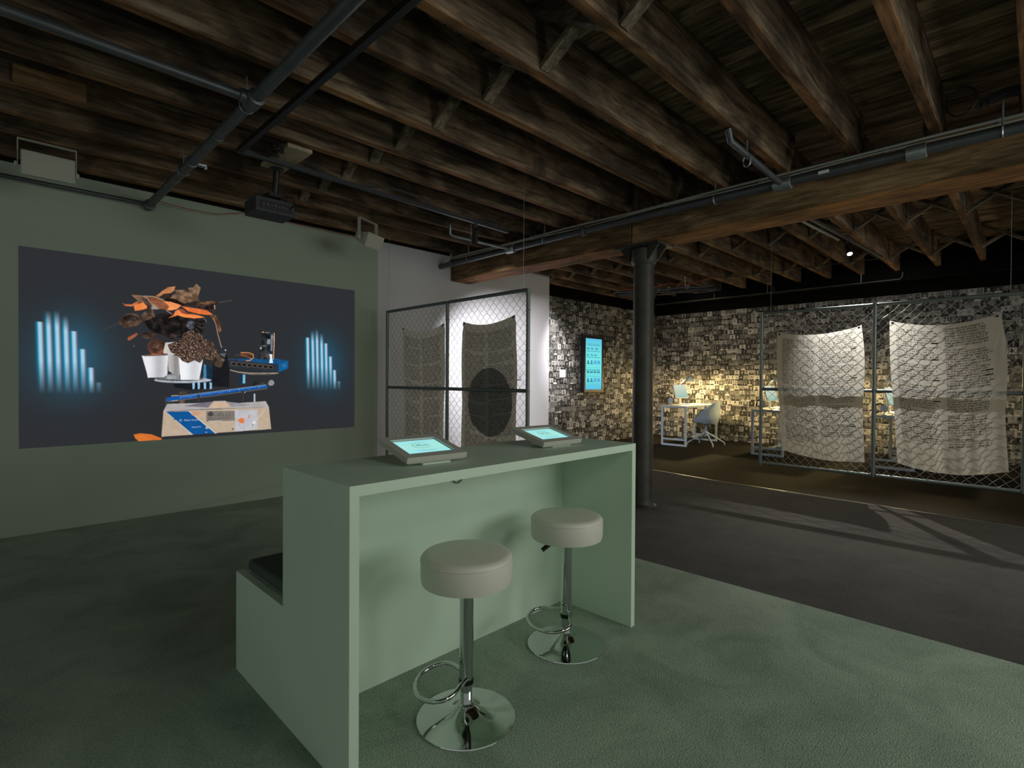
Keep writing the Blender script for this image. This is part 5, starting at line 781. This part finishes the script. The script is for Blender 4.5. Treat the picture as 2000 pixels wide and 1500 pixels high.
def round_mirror(loc, label):
    t = thing('round_stand_mirror', label, 'mirror', loc, (0, 0, .1), group='small round discs on stems')
    MB(True).lathe((0, 0, .115), [(.001, 0), (.052, .002), (.055, .010), (.001, .014)], 24, axis=(-1, -.4, .1), cap=False).build('disc', SHELL, t, smooth=True)
    MB(True).tube([(0, 0, .004), (0, 0, .07)], .006, 8).lathe((0, 0, 0), [(.035, 0), (.035, .006)], 16).build('stem', SHELL, t, smooth=True)
def keyboard(loc, rot, label):
    t = thing('keyboard', label, 'keyboard', loc, (0, 0, rot), group='keyboards on the desks')
    MB(True).box(-.24, .24, -.075, .075, 0, .014).build('case', WHITEP, t, bevel=.004)
    m = MB(True)
    for i in range(14):
        for j in range(4): m.box(-.225+.0325*i, -.225+.0325*i+.027, -.062+.032*j, -.062+.032*j+.026, .0142, .020)
    o = m.build('keys', WHITEP, t); o['kind'] = 'stuff'
H_ = .915
D = ((11.15, 5.585, 'standing clear of the fence beside the swivel chair'), (11.04, 3.515, 'partly behind the fence with its end showing'), (10.90, 1.44, 'fully behind the fence mesh beside the middle post'))
for i, (x_, y_, s) in enumerate(D):
    w_ = ('first', 'second', 'third')[i]
    desk(x_, y_, 'blue grey metal desk '+s)
    monitor((x_+.60, y_+.40, H_+.012 if False else H_), 0, ('pale tilted monitor on the desk beside the swivel chair', 'pale tilted monitor seen just past the outer fence post', 'pale tilted monitor behind the mesh next to the middle fence post')[i])
    desk_lamp((x_+.78, y_+.53, H_), 0, ('lit desk lamp with grey dome over the desk beside the swivel chair', 'lit desk lamp whose arm shows past the outer fence post', 'lit desk lamp mostly hidden behind the largest cloth')[i], (80, 66, 46)[i])
    headphones((x_+.26, y_+.53, H_), .3, ('dark headphones on the desk beside the swivel chair', 'dark headphones on the desk cut by the outer fence post', 'black headphones behind the mesh beside the middle fence post')[i])
    round_mirror((x_+.13, y_+.45, H_), ('small round disc on a stem at the corner of the desk by the swivel chair', 'small round disc on the desk cut by the outer fence post', 'pale round disc below the black headphones behind the mesh')[i])
    keyboard((x_+.62, y_+.17, H_), 0, ('white keyboard on the desk beside the swivel chair', 'white keyboard on the desk behind the outer fence post', 'white keyboard on the desk behind the largest cloth')[i])
    props(MB().box(x_+.95, x_+1.2, y_+.12, y_+.30, H_+.0005, H_+.006).build('paper_sheet', PAPER), ('white paper on the desk beside the swivel chair', 'white paper on the desk behind the cloth with the wavy hem', 'white paper on the desk behind the largest cloth')[i], 'paper')
def chair(loc, rot, label, turn=.5):
    t = thing('swivel_chair', label, 'chair', loc, (0, 0, rot), group='blue grey bucket chairs at the desks')
    # bucket shell: +y is the front
    NA, NR = 40, 9; m = MB(True)
    for s_, off in ((0, 0), (1, .012)):
        for j in range(NR+1):
            v = j/NR
            for i in range(NA):
                a = 2*math.pi*i/NA; fr = math.sin(a) # 1 = front
                back = max(0, -fr); side = 1-abs(fr)
                hz = .035+.42*back**.8+.27*side**1.0*(1-max(0, fr)*.9) if fr < .85 else .035
                tb = math.degrees(math.acos(max(-1, min(1, -fr)))); s1 = min(1, max(0, (tb-38)/62)); s1 = s1*s1*(3-2*s1); s2 = min(1, max(0, (tb-98)/58)); s2 = s2*s2*(3-2*s2); hz = .03+.42*(1-.42*s1)*(1-s2)
                r_ = .14+.155*min(1, v*2.0)**.8+.045*v; zz_ = .53+hz*max(0, v-.35)/.65
                zz_ -= .03*(1-v)
                m.v.append(((r_-off)*math.cos(a)*1.0, (r_-off)*math.sin(a)*.92+.02, zz_+off)); m.c.append((1, 1, 1))
    n1 = NA*(NR+1)
    for s_ in (0, 1):
        for j in range(NR):
            for i in range(NA):
                q = (s_*n1+j*NA+i, s_*n1+j*NA+(i+1) % NA, s_*n1+(j+1)*NA+(i+1) % NA, s_*n1+(j+1)*NA+i); m.f.append(q if s_ == 0 else q[::-1])
        m.f.append(tuple(s_*n1+i for i in range(NA)))
    for i in range(NA): m.f.append((NR*NA+i, NR*NA+(i+1) % NA, n1+NR*NA+(i+1) % NA, n1+NR*NA+i))
    ct_, st_ = math.cos(turn), math.sin(turn); m.v = [(a*ct_-b*st_, a*st_+b*ct_, c) for a, b, c in m.v]
    m.build('seat_shell', SHELL, t, smooth=True)
    MB(True).lathe((0, 0.02, 0), [(.032, .22), (.028, .30), (.028, .47), (.07, .497)], 20).build('pedestal', SHELL, t, smooth=True)
    for k in range(4):
        a = math.pi/4+k*math.pi/2; c_, s_ = math.cos(a), math.sin(a)
        MB(True).tube([(c_*.02, .02+s_*.02, .30), (c_*.06, .02+s_*.06, .27), (c_*.40, .02+s_*.40, .075), (c_*.43, .02+s_*.43, .05), (c_*.435, .02+s_*.435, .004)], .016, 10, rs=[.022, .022, .016, .015, .015]).build('leg', SHELL, t, smooth=True)
chair((11.83, 5.42, 0), 0, 'blue grey bucket swivel chair in front of the desk clear of the fence')
chair((11.35, 1.05, 0), .15, 'blue grey swivel chair hidden behind the largest cloth, one foot showing')
# speckled backdrop sheet: dot sticker on a joist
o = MB().lathe((1.62, 4.872, 3.50), [(.001, 0), (.016, .001)], 16, axis=(0, -1, 0), cap=False).build('dot_sticker', emit('green_dot', lin((10, 92, 30)), .6)); 
bpy.data.objects.remove(o)
props(MB().lathe((1.60, 4.8715, 3.50), [(.016, 0), (.016, .0015)], 16, axis=(0, -1, 0)).build('dot_sticker', mat('green_dot', (.01, .45, .06), .5)), 'small bright green dot on the side of a joist near the lighting track', 'sticker')
